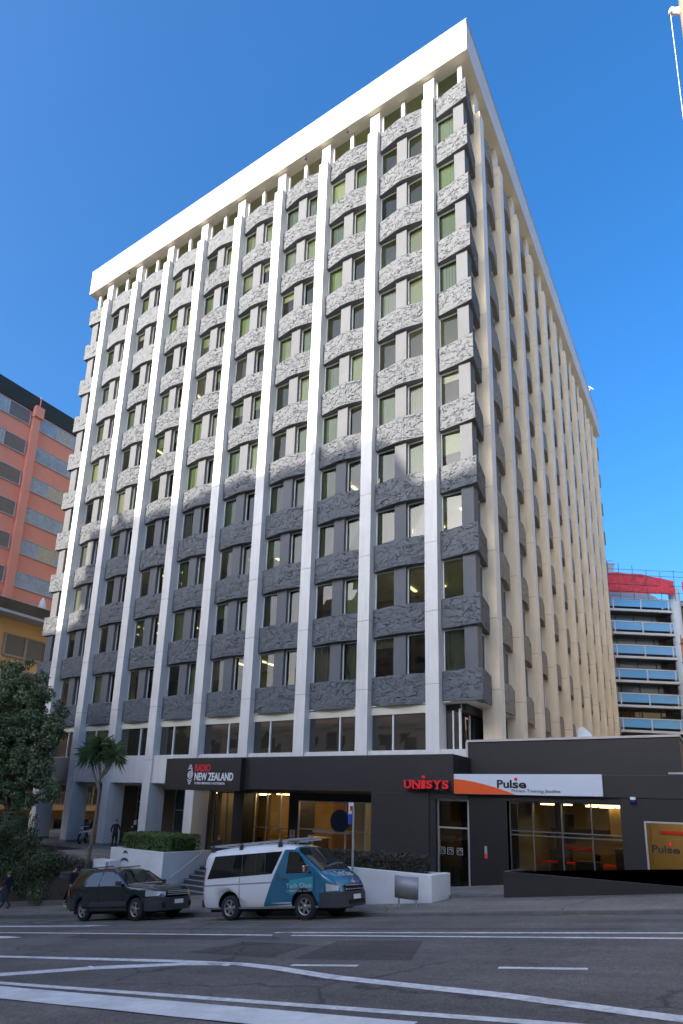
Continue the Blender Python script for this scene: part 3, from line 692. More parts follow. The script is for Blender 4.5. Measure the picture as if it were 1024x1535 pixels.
ats(b.build('studio_room',[M['studiowall'],M['dark'],M['ochre'],M['red'],M['studiotan']],shop))
b=MB()
for x in (6.9,7.5,8.0,9.6,10.4,11.4): b.box(x,x+.5,.6,.72,4.58,4.64); b.box(x-.2,x+.2,-1.0,-.9,4.58,4.64)
for x in (9.2,10.6,12.0): b.box(x,x+1.0,-2.6,-2.0,4.58,4.64)  # panels added to brighten the tan wall behind the right window
for x in (5.4,7.0): b.box(x,x+1.0,-2.2,-1.8,4.60,4.64)
ats(b.build('ceiling_light',M['lamp3'],shop))
def shopwin2(*a): 
    o=shopwin(*a); o.location=(-7,-YF,-2); return o
shopwin2(4.84,8.32,-4.15,1.9,4.66,[5.6,6.5,7.4],[3.55,3.68],M['alud'],shop,.035)
shopwin2(8.92,13.2,YF+.06,2.2,4.17,[],[],M['alu'],shop,.05)
# low black wall along the ramp and landing
b=MB(); P=[(5.70,-7.9),(40,-7.9),(40,-7.55),(5.70,-7.55)]
b.hexa([(x,y,zwalk(x,y)-.4) for x,y in P],[(x,y,2.69) for x,y in P]); P=[(5.70,-7.55),(6.0,-7.55),(6.0,-6.2),(5.70,-6.2)]
b.hexa([(x,y,1.3) for x,y in P],[(x,y,2.69) for x,y in P],0); 
b.box(5.72,39,-7.92,-7.6,2.69,2.70,1)
o=b.build('ramp_wall',[M['black'],M['kerb']],bevel=.01); tag(o,'low black wall with level top along the footpath below the shop windows','low wall')
b=MB(); b.box(2.0,7,-7.5,-4.1,.9,1.64); b.box(5.9,14,-7.6,-4.4,.9,1.9); tag(b.build('landing',M['footpath']),kind='structure')
b=MB(); b.hexa([(4.05,-7.75,1.4),(5.70,-7.75,1.5),(5.7,-7.4,1.4),(4.05,-7.4,1.4)],[(4.05,-7.75,1.90),(5.7,-7.8,2.06),(5.7,-7.4,2.06),(4.05,-7.4,1.9)]); tag(b.build('doorstep',M['kerb'],bevel=.02),kind='structure')
# ---------------------------------------------------------------- lettering
def text(s,x0,x1,z0,z1,y,m,parent,name='lettering',bold=.0,depth=.012,shear=0):
    c=bpy.data.curves.new('t','FONT'); c.body=s; c.extrude=1; c.offset=bold; c.shear=shear; c.resolution_u=3; c.size=1
    o=bpy.data.objects.new('t',c); COL.objects.link(o); dg=bpy.context.evaluated_depsgraph_get(); dg.update()
    me=bpy.data.meshes.new_from_object(o.evaluated_get(dg)); bpy.data.objects.remove(o); me.name=name
    co=np.empty(len(me.vertices)*3); me.vertices.foreach_get('co',co); co=co.reshape(-1,3)
    mn,mx=co.min(0),co.max(0)
    X=x0+(co[:,0]-mn[0])/(mx[0]-mn[0])*(x1-x0); Z=z0+(co[:,1]-mn[1])/(mx[1]-mn[1])*(z1-z0)
    Y=y-np.where(co[:,2]>0,depth,0)
    me.vertices.foreach_set('co',np.stack([X,Y,Z],1).ravel()); me.materials.clear(); me.materials.append(m); me.update()
    ob=bpy.data.objects.new(name,me); COL.objects.link(ob); ob.parent=parent; return ob
# radio sign
YS=-4.80
rs=empty('radio_station_sign',(-9,YS,5.4),'black boxed sign reading RADIO NEW ZEALAND with white spiral emblem','sign')
def atr(o): o.location=(9,-YS,-5.4); return o
b=MB(); b.box(-11.22,-6.58,YS,YF+.02,4.77,6.21); atr(b.build('panel',M['signblack'],rs,bevel=.015))
atr(text('RADIO',-9.30,-8.36,5.60,5.93,YS,M['textred'],rs,bold=.025)); atr(text('NEW ZEALAND',-9.30,-6.98,5.20,5.55,YS,M['textwhite'],rs,bold=.025))
atr(text('TE REO IRIRANGI O AOTEAROA',-9.28,-7.45,5.03,5.13,YS,M['textwhite'],rs,bold=.012))
b=MB(); c0=Vector((-9.60,YS,5.47))
sp=[]
for k in range(60):
    t=k/59*4.2*math.pi; r=.03+.185*k/59; sp.append((c0.x+r*.78*math.cos(t+.6),r*math.sin(t+.6)+c0.z))
def ribbon(b,pts,w):
    for (x,z),(x2,z2) in zip(pts[:-1],pts[1:]):
        d=Vector((x2-x,z2-z)).normalized(); n=Vector((-d.y,d.x))*w/2
        b.prism([(x-n.x,YS,z-n.y),(x2-n.x,YS,z2-n.y),(x2+n.x,YS,z2+n.y),(x+n.x,YS,z+n.y)],(0,-.012,0))
ribbon(b,sp,.045)
for s in (1,-1):
    for k,(w,dz) in enumerate(((.15,.27),(.11,.35),(.06,.43))):
        ribbon(b,[(c0.x+w*math.sin(a),c0.z+s*(dz-.07+.07*math.cos(a)+0)) for a in np.linspace(-1.1,1.1,9)],.035)
atr(b.build('spiral_emblem',M['textwhite'],rs))
# red raised lettering with its shadow modelled as black offset copies
us=empty('tenant_sign',(2,YF-.06,5.1),'red raised serif letters reading UNISYS on the black wall','sign')
def atu(o): o.location=(-2,-(YF-.06),-5.1); return o
b=MB(); b.box(1.22,2.99,YF-.06,YF,4.95,5.00); b.box(1.3,2.9,YF-.05,YF,5.28,5.3); atu(b.build('rail',M['plastic'],us))
X=1.20; segs=[('U',.33),('N',.36),('I',.19),('S',.28),('Y',.34),('S',.27)]
for ch,w in segs:
    atu(text(ch,X+.02,X+w-.02,4.97,5.28,YF-.14,M['textblack'],us,'letter_shadow',bold=.03,depth=.05))
    l=atu(text(ch,X,X+w-.03,5.0,5.30,YF-.22,M['red'],us,'letter',bold=.035,depth=.06))
    if ch in 'UNIY':
        q=MB(); 
        for sx in ((X-.012,X+.12),(X+w-.15,X+w-.02)) if ch!='I' else ((X-.01,X+w-.02),): q.box(sx[0],sx[1],YF-.275,YF-.225,5.275,5.302); 
        if ch in 'NIY': q.box(X+w*.5-.10,X+w*.5+.06,YF-.275,YF-.225,4.998,5.025)
        q.build('serif',M['red'],l)
    if ch=='I':
        q=MB(); q.lathe([(.001,0),(.065,0),(.065,.05),(.001,.05)],(X+w/2-.015,YF-.27,5.40),'Y',16); atu(q.build('letter_dot',M['red'],us))
    X+=w-.005
# white studio sign
ps=empty('studio_sign',(5,YF-.1,5.2),'long white sign reading Pulse Private Training Studios with orange swoosh','sign')
def atq(o): o.location=(-5,-(YF-.1),-5.2); return o
b=MB(); b.box(3.05,7.87,YF-.1,YF,4.85,5.53); atq(b.build('panel',M['signwhite'],ps,bevel=.01))
b=MB(); top=[(3.05+2.15*t,YF-.1,5.36-.50*t**1.55) for t in np.linspace(0,1,16)]
b.prism([(3.05,YF-.1,4.86)]+[(5.2,YF-.1,4.86)]+[(x,y,z) for x,y,z in top[::-1][1:]],(0,-.008,0)); atq(b.build('swoosh',M['orange'],ps))
atq(text('Pul',4.58,5.08,5.07,5.34,YF-.1,M['textblack'],ps,bold=.03)); atq(text('se',5.10,5.56,5.065,5.26,YF-.1,M['textblack'],ps,bold=.03))
b=MB(); b.lathe([(.001,0),(.055,0),(.055,.015),(.001,.015)],(5.22,YF-.115,5.37),'Y',18); atq(b.build('red_dot',M['red'],ps))
atq(text('Private Training Studios',5.07,6.62,4.91,5.04,YF-.1,M['textdark'],ps,bold=.004))
ws=empty('window_lettering',(9.4,YF,3.3),'black word Pulse with a red dot on the far right shop window','sign')
def atw(o): o.location=(-9.4,-YF,-3.3); return o
atw(text('Pul',9.08,9.44,3.29,3.5,YF-.0,M['textblack'],ws,bold=.03)); atw(text('se',9.46,9.79,3.285,3.43,YF-.0,M['textblack'],ws,bold=.03))
b=MB(); b.lathe([(.001,0),(.06,0),(.06,.01),(.001,.01)],(9.57,YF-.01,3.53),'Y',14); atw(b.build('red_dot',M['red'],ws))
# small notices
def notice(x,z,y,w,h,label,cols,name='notice'):
    e=empty(name,(x,y,z),label,'notice',group='small notices by the entrance')
    b=MB(); b.box(0,w,-.012,0,0,h); b.build('board',M['textwhite'],e)
    for m,a,c,d,f_ in cols:
        b=MB(); b.box(w*a,w*c,-.018,-.012,h*d,h*f_); b.build('panel_print',M[m],e)
    return e
notice(-7.2,2.62,-.05,.30,.46,'white and red prohibition notice on the black column behind the white van',[('red',.05,.95,.04,.32),('textblack',.2,.8,.45,.52),('red',.25,.75,.6,.9),('textwhite',.36,.64,.67,.83)])
notice(-7.2,2.27,-.05,.30,.29,'plain pale grey notice below the red notice on the black column',[('signwhite',.05,.95,.08,.92),('galv',.2,.8,.3,.4),('galv',.2,.8,.55,.65)])
notice(-14.95,2.48,.9,.32,.50,'white and red prohibition notice beside the pale pillar behind the hedge',[('red',.05,.95,.04,.32),('textblack',.2,.8,.45,.52),('red',.25,.75,.6,.9),('textwhite',.36,.64,.67,.83)])
e=notice(-5.95,2.40,-.29,.30,.52,'white and yellow warning notice with black triangle on the entrance glass',[('signyellow',.04,.96,.03,.42),('textblack',.15,.85,.16,.28)])
b=MB(); b.prism([(.06,-.02,.27),(.24,-.02,.27),(.15,-.02,.44)],(0,-.004,0)); b.build('warning_triangle',M['signyellow'],e)
e=notice(-2.55,2.30,-.30,.48,.35,'white notice with a dark bar on the glass right of the parking pole',[('textblack',.25,.75,.5,.68)])
e=notice(-2.2,1.9,-.30,.24,.32,'blue notice on the glass above the dark hedge',[('blue',.03,.97,.03,.97),('textwhite',.3,.7,.4,.6)])
e=empty('closing_notice',(4.02,YF+.11,2.75),'narrow red and white vertical notice on the black pier right of the glass door','notice')
b=MB(); b.box(0,.09,-.01,0,.0,.40); b.build('board',M['galv'],e); b=MB(); b.box(.0,.09,-.015,-.01,.0,.14); b.build('panel_print',M['red'],e)
e=empty('security_camera',(8.69,YF,4.80),'small white dome security camera under the black canopy','security camera')
b=MB(); b.box(-.07,.07,-.12,.0,-.02,.06); b.build('bracket',M['textwhite'],e); b=MB(); b.lathe([(.001,-.15),(.06,-.13),(.085,-.07),(.085,-.02)],(0,-.06,0),'Z',14); b.build('dome',M['navy'],e)
e=empty('satellite_dish',(6.35,2.0,6.85),'pale oval satellite dish standing on the roof behind the black parapet','satellite dish')
b=MB(); b.lathe([(.001,.08),(.25,.06),(.45,.015),(.52,-.03),(.45,.0),(.25,.045),(.001,.065)],(0,0,0),'Y',24); o=b.build('reflector',M['signwhite'],e); o.location=(0,0,.55); o.rotation_euler=(R(-20),0,R(55)); o.scale=(.85,1,1)
b=MB(); b.tube([(0,0,0),(0,0,.6)],.03); b.build('mast',M['galv'],e)
# ---------------------------------------------------------------- vehicles
def interp(pts,x):
    if x<=pts[0][0]: return pts[0][1]
    for (a,b),(c,d) in zip(pts[:-1],pts[1:]):
        if x<=c: return b+(d-b)*(x-a)/(c-a)
    return pts[-1][1]
class Car:
    """x forward, origin at the rear axle on the ground; near side is -y"""
    def __init__(s,top,bot,belt,wid,roofw,xs,shoulder=.10):
        s.top,s.bot,s.belt,s.wid,s.roofw,s.xs=top,bot,belt,wid,roofw,xs
    def side(s,x,z):   # half width at height z
        w=interp(s.wid,x); zb=interp(s.belt,x); zt=interp(s.top,x); z0=interp(s.bot,x); rw=interp(s.roofw,x)*w
        if z<z0+.14: return w*(.93+.07*max(0,(z-z0))/.14)
        if z<=zb: return w
        zr=s.roofz
        t=min(1,(z-zb)/max(.01,zr-zb)); return w+(rw-w)*t
    def section(s,x):
        zt=interp(s.top,x); z0=interp(s.bot,x); zb=min(interp(s.belt,x),zt-.03); r=min(.12,(zt-z0)*.2)
        zz=[z0,z0+.05,z0+.14,(z0+.14+zb)/2,zb]
        up=max(0,zt-r-zb)
        zz+=[zb+up*.33,zb+up*.66,zb+up]
        pts=[(s.side(x,z),z) for z in zz]
        ws=pts[-1][0]
        pts+=[(ws-.035,zt-r*.45),(ws-.11,zt-r*.12),(ws*.55,zt+.012),(0,zt+.02)]
        return pts
    def shell(s,mi):
        b=MB(); secs=[s.section(x) for x in s.xs]; n=len(secs[0]); rows=[]
        for x,sec in zip(s.xs,secs):
            row=[(x,-y,z) for y,z in sec]+[(x,y,z) for y,z in sec[:-1][::-1]]; rows.append(row)
        N=len(rows[0]); vs=[p for r in rows for p in r]; fs=[]
        for i in range(len(rows)-1):
            for j in range(N): k=(j+1)%N; fs.append((i*N+j,(i+1)*N+j,(i+1)*N+k,i*N+k))
        b.add(vs,fs,mi,True); b.add(rows[0],[tuple(range(N))],mi); b.add(rows[-1],[tuple(range(N))[::-1]],mi); return b
    def panel(s,poly,off,sg=-1,th=.0,sub=3):   # side panel following body; poly [(x,z)]
        b=MB(); bm=bmesh.new(); vs=[bm.verts.new((x,0,z)) for x,z in poly]; bm.faces.new(vs)
        bmesh.ops.triangulate(bm,faces=bm.faces[:])
        for _ in range(5):
            bmesh.ops.subdivide_edges(bm,edges=[e for e in bm.edges if e.calc_length()>.13],cuts=1); bmesh.ops.triangulate(bm,faces=bm.faces[:])
        bm.verts.ensure_lookup_table(); bm.verts.index_update()
        vv=[(v.co.x,sg*(s.side(v.co.x,v.co.z)+off),v.co.z) for v in bm.verts]; ff=[tuple(v.index for v in f_.verts) for f_ in bm.faces]; bm.free()
        return b.add(vv,ff,0,False)
    def toppanel(s,x0,x1,inset,off,n=6,m=6,w0=None):
        b=MB(); vs=[]
        for i in range(n+1):
            x=x0+(x1-x0)*i/n; zt=interp(s.top,x); w=s.section(x)[-4][0]-inset
            d=(interp(s.top,x+.03)-interp(s.top,x-.03))/.06; nx,nz=-d/math.hypot(1,d),1/math.hypot(1,d)
            for j in range(m+1):
                t=-1+2*j/m; vs.append((x+nx*off,t*w,zt+nz*off+.018*(1-abs(t)**2)-.03*max(0,abs(t)-.75)*2))
        b.add(vs,[(i*(m+1)+j,(i+1)*(m+1)+j,(i+1)*(m+1)+j+1,i*(m+1)+j+1) for i in range(n) for j in range(m)],0,True); return b
def carve(o,cuts,mats):
    for x,r in cuts:
        c=MB(); c.lathe([(.001,-1.2),(r,-1.2),(r,1.2),(.001,1.2)],(x,0,r*.93),'Y',28,0,False)
        co_=c.build('cut',mats); m=o.modifiers.new('b','BOOLEAN'); m.operation='DIFFERENCE'; m.object=co_; m.solver='EXACT'
        dg=bpy.context.evaluated_depsgraph_get(); me=bpy.data.meshes.new_from_object(o.evaluated_get(dg)); o.modifiers.clear(); o.data=me; bpy.data.objects.remove(co_)
def wheel(parent,x,y,r,w,sg,spokes=6,rr=.62):
    t=MB(); t.lathe([(r*rr,-w/2),(r*.86,-w/2-.005),(r*.97,-w/2+.02),(r,-w/4),(r,w/4),(r*.97,w/2-.02),(r*.86,w/2),(r*rr,w/2)],(0,0,0),'Y',30,0,True,False)
    t.lathe([(.001,.02*sg),(r*rr,.02*sg)],(0,0,0),'Y',24,0,False)
    e=bpy.data.objects.new('wheel',t.mesh('tyre',M['rubber'])); COL.objects.link(e); e.parent=parent; e.location=(x,y,r)
    q=MB(); yo=sg*w/2; R0=r*rr
    q.lathe([(R0*.90,yo-sg*.02),(R0,yo+sg*.004),(R0*1.03,yo-sg*.01),(R0*.93,yo-sg*.06)],(0,0,0),'Y',30)
    q.lathe([(.001,yo-sg*.012),(R0*.23,yo-sg*.014),(R0*.27,yo-sg*.04)],(0,0,0),'Y',16)
    for k in range(spokes):
        a=2*math.pi*k/spokes+.2; d=Vector((math.cos(a),0,math.sin(a))); n=Vector((-d.z,0,d.x))
        p=[d*R0*.2+n*R0*.16,d*R0*.2-n*R0*.16,d*R0*.93-n*R0*.13,d*R0*.93+n*R0*.13]
        q.prism([(v.x,yo-sg*.02,v.z) for v in p],(0,-sg*.03,0))
    q.build('rim',M['rim'],e); return e
def place_vehicle(e,x,y,scale,roll=CF*.7):
    z=zroad(x,y)
    X=Vector((1,0,SX)).normalized(); Y=Vector((0,1,-roll)); Y=(Y-X*Y.dot(X)).normalized(); Z=X.cross(Y)
    e.matrix_world=Matrix(((X.x,Y.x,Z.x,x),(X.y,Y.y,Z.y,y),(X.z,Y.z,Z.z,z),(0,0,0,1)))@Matrix.Diagonal((*scale,1))
def strip(poly,y0,y1): return MB().prism([(x,y0,z) for x,z in poly],(0,y1-y0,0))
# --- van
van=empty('delivery_van',(0,0,0),'white van with teal front and lettering, roof rack on top, parked at the kerb','van')
xs=[-1.06,-1.03,-.97,-.85,-.6,-.2,.3,.8,1.3,1.8,2.1,2.25,2.45,2.7,2.95,3.1,3.25,3.38,3.48,3.56,3.61,3.63]
V=Car(top=[(-1.06,1.55),(-1.03,1.72),(-.95,1.86),(-.80,1.925),(-.2,1.965),(.8,1.985),(1.7,1.965),(2.1,1.905),(2.3,1.83),(3.12,1.20),(3.3,1.10),(3.45,.99),(3.56,.85),(3.61,.70),(3.63,.58)],
  bot=[(-1.06,.42),(-1.0,.36),(-.8,.30),(3.3,.30),(3.5,.26),(3.63,.32)],belt=[(-1.06,.98),(3.1,.98),(3.3,.9),(3.63,.5)],
  wid=[(-1.06,.76),(-1.0,.815),(-.85,.845),(2.8,.85),(3.15,.835),(3.4,.77),(3.54,.68),(3.61,.60),(3.63,.54)],roofw=[(-1.06,.86),(3.6,.86)],xs=xs); V.roofz=1.86
b=V.shell(0); o=b.build('body',[M['vanwhite'],M['under'],M['vanteal']],van)
carve(o,[(0,.405),(2.57,.405)],[M['under']])
me=o.data
if M['vanteal'].name not in [m.name for m in me.materials if m]: me.materials.append(M['vanteal'])
names=[m.name if m else '' for m in me.materials]; ti=names.index(M['vanteal'].name); ui=names.index(M['under'].name)
for p in me.polygons:
    c=p.center
    if p.material_index!=ui and c.x>2.3 and c.z<1.84: p.material_index=ti
for sg in (-1,1):
    arc=[(2.57+.425*math.cos(t),.375+.425*math.sin(t)) for t in np.linspace(math.pi*.985,.04,13)]
    o=V.panel([(1.22,.36)]+arc+[(3.2,.36),(3.2,.66),(3.22,1.0),(3.02,1.20),(2.30,1.78),(1.94,1.80),(1.66,1.28)],.006,sg).build('door',M['vanteal'],van)
    V.panel([(2.0,1.18),(2.82,1.16),(2.40,1.70),(2.08,1.74)],.012,sg).build('window',M['autoglass'],o)
    V.panel([(1.86,1.02),(2.06,1.02),(2.06,1.07),(1.86,1.07)],.02,sg).build('handle',M['plastic'],o)
    V.panel([(2.92,.7),(2.935,.7),(2.935,1.17),(2.92,1.17)],.009,sg).build('door_gap',M['under'],o)
    V.panel([(-.86,1.13),(1.52,1.19),(1.84,1.76),(-.62,1.75)],.010,sg).build('window',M['autoglass'],van)
    for x in (.42,.92,1.25): V.panel([(x,1.18),(x+.025,1.18),(x+.025,1.75),(x,1.75)],.014,sg).build('window_bar',M['plastic'],van)
    for x in (.36,1.66,):
        V.panel([(x,.36),(x+.018,.36),(x+.018,1.12),(x,1.12)],.003,sg).build('door_gap',M['under'],van)
    V.panel([(-.98,.93),(1.5,.95),(1.5,.985),(-.98,.965)],.004,sg).build('slide_rail',M['galv'],van)
    V.panel([(1.70,1.02),(1.77,1.02),(1.77,1.19),(1.70,1.19)],.018,sg).build('handle',M['plastic'],van)
    V.panel([(-1.0,.30),(3.0,.30),(3.0,.355),(-1.0,.355)],.005,sg).build('sill',M['galv'],van)
    V.panel([(-1.055,.86),(-1.0,.86),(-.95,1.45),(-1.02,1.45)],.012,sg).build('tail_lamp',M['redlamp'],van)
    q=MB(); q.tube([(2.78,sg*.84,1.24),(2.80,sg*.98,1.27)],.02,6); q.hexa([(2.72,sg*.93,1.17),(2.82,sg*.93,1.17),(2.80,sg*1.12,1.19),(2.74,sg*1.12,1.19)],[(2.72,sg*.93,1.36),(2.82,sg*.93,1.36),(2.80,sg*1.12,1.34),(2.74,sg*1.12,1.34)]); q.build('mirror',M['chrome'] if sg<0 else M['plastic'],van,bevel=.015)
    # head lamp wraps the front corner
    q=MB(); P=[]
    for x in np.linspace(3.26,3.55,7): P.append((x,sg*(V.side(x,.8)+.012)))
    P.append((3.585,sg*.52)); vs=[]
    for k,(x,y) in enumerate(P): vs+=[(x+.0,y,.69+.01*k/7),(x-.02*(k>4),y*(1 if k<6 else 1),.69+.01*k/7+.19-.012*k)]
    q.add(vs,[(2*k,2*k+2,2*k+3,2*k+1) for k in range(len(P)-1)],0,True); q.build('headlight',M['lampglass'],van,fix=False)
b=V.toppanel(2.33,3.10,.03,.012); b.build('windscreen',M['autoglass'],van)
b=MB(); b.tube([(3.08,-.55,1.265),(2.85,-.1,1.46)],.012,6); b.tube([(3.10,.05,1.26),(2.9,.45,1.42)],.012,6); b.build('wiper',M['plastic'],van)
def bandfront(z0,z1,off,xa,name,m,extra=None):
    b=MB(); vs=[]; P=[]
    for x in np.linspace(xa,3.6,10): P.append((x,-(interp(V.wid,x)+off)))
    P+= [(3.66,-.5),(3.685,-.25),(3.69,0)]; P=P+[(x,-y) for x,y in P[:-1][::-1]]
    for x,y in P: vs+=[(x,y,z0),(x,y,z1)]
    n=len(P); b.add(vs,[(2*k,2*k+2,2*k+3,2*k+1) for k in range(n-1)],0,True)
    b.add([(x,y,z1) for x,y in P],[tuple(range(n))]); b.add([(x,y,z0) for x,y in P],[tuple(range(n))]); return b.build(name,m,van)
bandfront(.30,.66,.012,3.06,'bumper',M['plastic']); 
b=MB(); b.box(3.685,3.705,-.40,.40,.36,.46,0); b.build('lower_grille',M['under'],van)
b=MB(); b.box(3.58,3.645,-.44,.44,.67,.83,0); b.build('grille',M['under'],van)
b=MB(); 
for z in (.70,.80): b.box(3.64,3.66,-.46,.46,z,z+.028,0)
b.build('grille_bar',M['chrome'],van,bevel=.006)
b=MB(); b.lathe([(.045,-.01),(.055,0),(.055,.012),(.045,.012)],(3.595,0,.90),'X',16); b.build('badge',M['chrome'],van)
b=MB(); b.box(3.70,3.712,-.18,.18,.47,.585); o=b.build('number_plate',M['textwhite'],van)
b=MB(); b.box(-1.10,-1.0,-.80,.80,.36,.58); b.build('rear_bumper',M['plastic'],van,bevel=.03)
for x in (0,2.57):
    for sg in (-1,1): wheel(van,x,sg*.73,.335,.20,sg,6)
b=MB(); b.box(-.9,3.2,-.6,.6,.22,.34); b.build('underbody',M['under'],van)
# roof rack with ladder
for x in (-.75,.35,1.75):
    b=MB(); b.tube([(x,-.74,2.03),(x,.74,2.03)],.02,6); o=b.build('rack_bar',M['steel'],van)
    for sg in (-1,1): b=MB(); b.hexa([(x-.07,sg*.70-.03,1.88),(x+.07,sg*.70-.03,1.88),(x+.07,sg*.70+.03,1.88),(x-.07,sg*.70+.03,1.88)],[(x-.03,sg*.70-.03,2.07),(x+.03,sg*.70-.03,2.07),(x+.03,sg*.70+.03,2.07),(x-.03,sg*.70+.03,2.07)]); b.build('rack_foot',M['plastic'],o)
b=MB(); 
for y in (-.62,-.30,.5): b.tube([(-.95,y,2.055),(2.35,y,2.055)],.015,6)
for x in np.arange(-.85,2.3,.3): b.tube([(x,-.62,2.055),(x,-.28,2.055)],.010,5)
b.box(1.75,2.5,-.35,.2,2.05,2.10,1)
b.build('ladder_frame',[M['galv'],M['galv']],van)
# graphics
arc=[(2.57+.43*math.cos(t),.375+.43*math.sin(t)) for t in np.linspace(math.pi*.80,math.pi*.28,9)]
V.panel([(2.12,.66),arc[0]]+arc[1:]+[(2.88,.80),(2.88,1.08),(2.12,.99)],.011).build('side_graphic',M['vanlight'],van)
def vtext(s,x0,x1,z0,z1,m):
    o=text(s,x0,x1,z0,z1,0,m,van,'lettering',bold=.01,depth=.0)
    me=o.data
    for v in me.vertices: v.co.y=-(V.side(v.co.x,v.co.z)+.016+(.002 if v.co.y<0 else 0))
vtext('Tech Glass',2.02,2.84,.80,.92,M['textwhite']); vtext('COMMERCIAL GLASS',2.02,2.80,.70,.755,M['textwhite'])
o=text('Tech Glass',-.40,.40,0,.15,0,M['textwhite'],van,'lettering',bold=.012,depth=0)
for v in o.data.vertices:   # on the bonnet, reading along y
    y,t=v.co.x,v.co.z; x=3.42-t*1.25; v.co=(x,y,interp(V.top,x)+.022+.018*(1-(y/.7)**2))
place_vehicle(van,-.74,-10.92,(.98,.98,.98))
# --- dark estate car
car=empty('estate_car',(0,0,0),'black estate car with alloy wheels parked at the kerb behind the van','car')
xs=[-.93,-.90,-.84,-.75,-.62,-.4,0,.5,.9,1.2,1.35,1.5,1.75,2.05,2.2,2.5,2.9,3.15,3.3,3.40,3.46,3.49]
K=Car(top=[(-.93,.80),(-.90,.97),(-.86,1.03),(-.80,1.12),(-.55,1.44),(-.40,1.50),(.1,1.535),(.8,1.54),(1.2,1.51),(1.4,1.45),(2.10,1.045),(2.25,1.02),(2.7,.985),(3.15,.92),(3.33,.84),(3.42,.74),(3.47,.62),(3.49,.52)],
  bot=[(-.93,.40),(-.8,.30),(3.2,.28),(3.49,.30)],belt=[(-.93,.95),(0,.97),(2.2,.94),(3.1,.86),(3.49,.48)],
  wid=[(-.93,.70),(-.88,.78),(-.7,.84),(0,.865),(2.6,.865),(3.0,.84),(3.25,.77),(3.4,.66),(3.46,.58),(3.49,.50)],roofw=[(-.93,.74),(3.5,.74)],xs=xs); K.roofz=1.50
o=K.shell(0).build('body',[M['carpaint'],M['under']],car); carve(o,[(0,.375),(2.525,.375)],[M['under']])
for sg in (-1,1):
    K.panel([(-.66,1.03),(-.15,1.03),(-.08,1.40),(-.42,1.38)],.010,sg).build('window',M['autoglass'],car)
    for (a,c,d,e_),hx in ((( -.06,1.02,.03,.70),.05),((.76,1.86,.76,1.28),.95)):
        pass
    o=K.panel([(.0,.36),(.80,.36),(.80,.95),(-.05,.95)],.004,sg).build('door',M['carpaint'],car)
    K.panel([(-.03,1.02),(.74,1.01),(.74,1.43),(.04,1.42)],.010,sg).build('window',M['autoglass'],o); K.panel([(.02,.86),(.20,.86),(.20,.90),(.02,.90)],.02,sg).build('handle',M['carpaint'],o)
    o=K.panel([(.83,.36),(1.95,.36),(1.95,.93),(.83,.95)],.004,sg).build('door',M['carpaint'],car)
    K.panel([(.80,1.01),(1.80,1.00),(1.28,1.41),(.80,1.43)],.010,sg).build('window',M['autoglass'],o); K.panel([(.90,.86),(1.08,.86),(1.08,.90),(.90,.90)],.02,sg).build('handle',M['carpaint'],o)
    K.panel([(.36,.42),(2.14,.42),(2.14,.56),(.36,.56)],.016,sg).build('side_moulding',M['plastic'],car)
    K.panel([(.36,.29),(2.14,.29),(2.14,.38),(.36,.38)],.010,sg).build('sill',M['plastic'],car)
    K.panel([(-.90,.74),(-.70,.72),(-.76,1.00),(-.86,1.02)],.012,sg).build('tail_lamp',M['redlamp'],car)
    q=MB(); q.hexa([(1.78,sg*.86,1.0),(1.90,sg*.86,1.0),(1.88,sg*1.06,1.02),(1.80,sg*1.06,1.02)],[(1.78,sg*.86,1.13),(1.90,sg*.86,1.13),(1.88,sg*1.06,1.13),(1.80,sg*1.06,1.13)]); q.build('mirror',M['plastic'],car,bevel=.02)
    q=MB(); P=[(x,sg*(K.side(x,.7)+.010)) for x in np.linspace(2.98,3.38,7)]+[(3.45,sg*.45)]; vs=[]
    for k,(x,y) in enumerate(P): vs+=[(x,y,.67),(x-.015*k/7,y,.67+.17-.008*k)]
    q.add(vs,[(2*k,2*k+2,2*k+3,2*k+1) for k in range(len(P)-1)],0,True); q.build('headlight',M['lampglass'],car,fix=False)
    q=MB(); q.tube([(-.3,sg*.57,1.57),(1.1,sg*.57,1.585)],.018,6); q.build('roof_rail',M['plastic'],car)
K.toppanel(1.43,2.07,.02,.012).build('windscreen',M['autoglass'],car)
def bandf(z0,z1,off,xa,name,m):
    b=MB(); P=[(x,-(interp(K.wid,x)+off)) for x in np.linspace(xa,3.44,9)]+[(3.53,-.42),(3.56,-.2),(3.565,0)]; P=P+[(x,-y) for x,y in P[:-1][::-1]]; n=len(P); vs=[]
    for x,y in P: vs+=[(x,y,z0),(x,y,z1)]
    b.add(vs,[(2*k,2*k+2,2*k+3,2*k+1) for k in range(n-1)],0,True); b.add([(x,y,z1) for x,y in P],[tuple(range(n))]); b.add([(x,y,z0) for x,y in P],[tuple(range(n))]); b.build(name,m,car)
bandf(.27,.62,.012,2.96,'bumper',M['plastic'])
b=MB(); b.box(3.47,3.52,-.42,.42,.66,.78); b.build('grille',M['under'],car)
b=MB(); 
for z in (.685,.735,.78): b.box(3.51,3.53,-.43,.43,z,z+.016)
b.build('grille_bar',M['chrome'],car)
b=MB(); b.box(3.565,3.578,-.18,.18,.44,.555); b.build('number_plate',M['textwhite'],car)
for sg in (-1,1):
    b=MB(); b.lathe([(.001,0),(.085,0),(.09,-.02)],(3.50,sg*.52,.43),'X',16); b.build('fog_lamp',M['under'],car)
b=MB(); 
for sg in (-1,1):
    P=[(x,sg*(interp(K.wid,x)+.014)) for x in np.linspace(-.90,-.40,7)]
    vs=[]; 
    for x,y in P: vs+=[(x,y,.36),(x,y,.68)]
    b.add(vs,[(2*k,2*k+2,2*k+3,2*k+1) for k in range(6)])
b.box(-.97,-.9,-.74,.74,.36,.68); b.build('rear_bumper',M['plastic'],car)
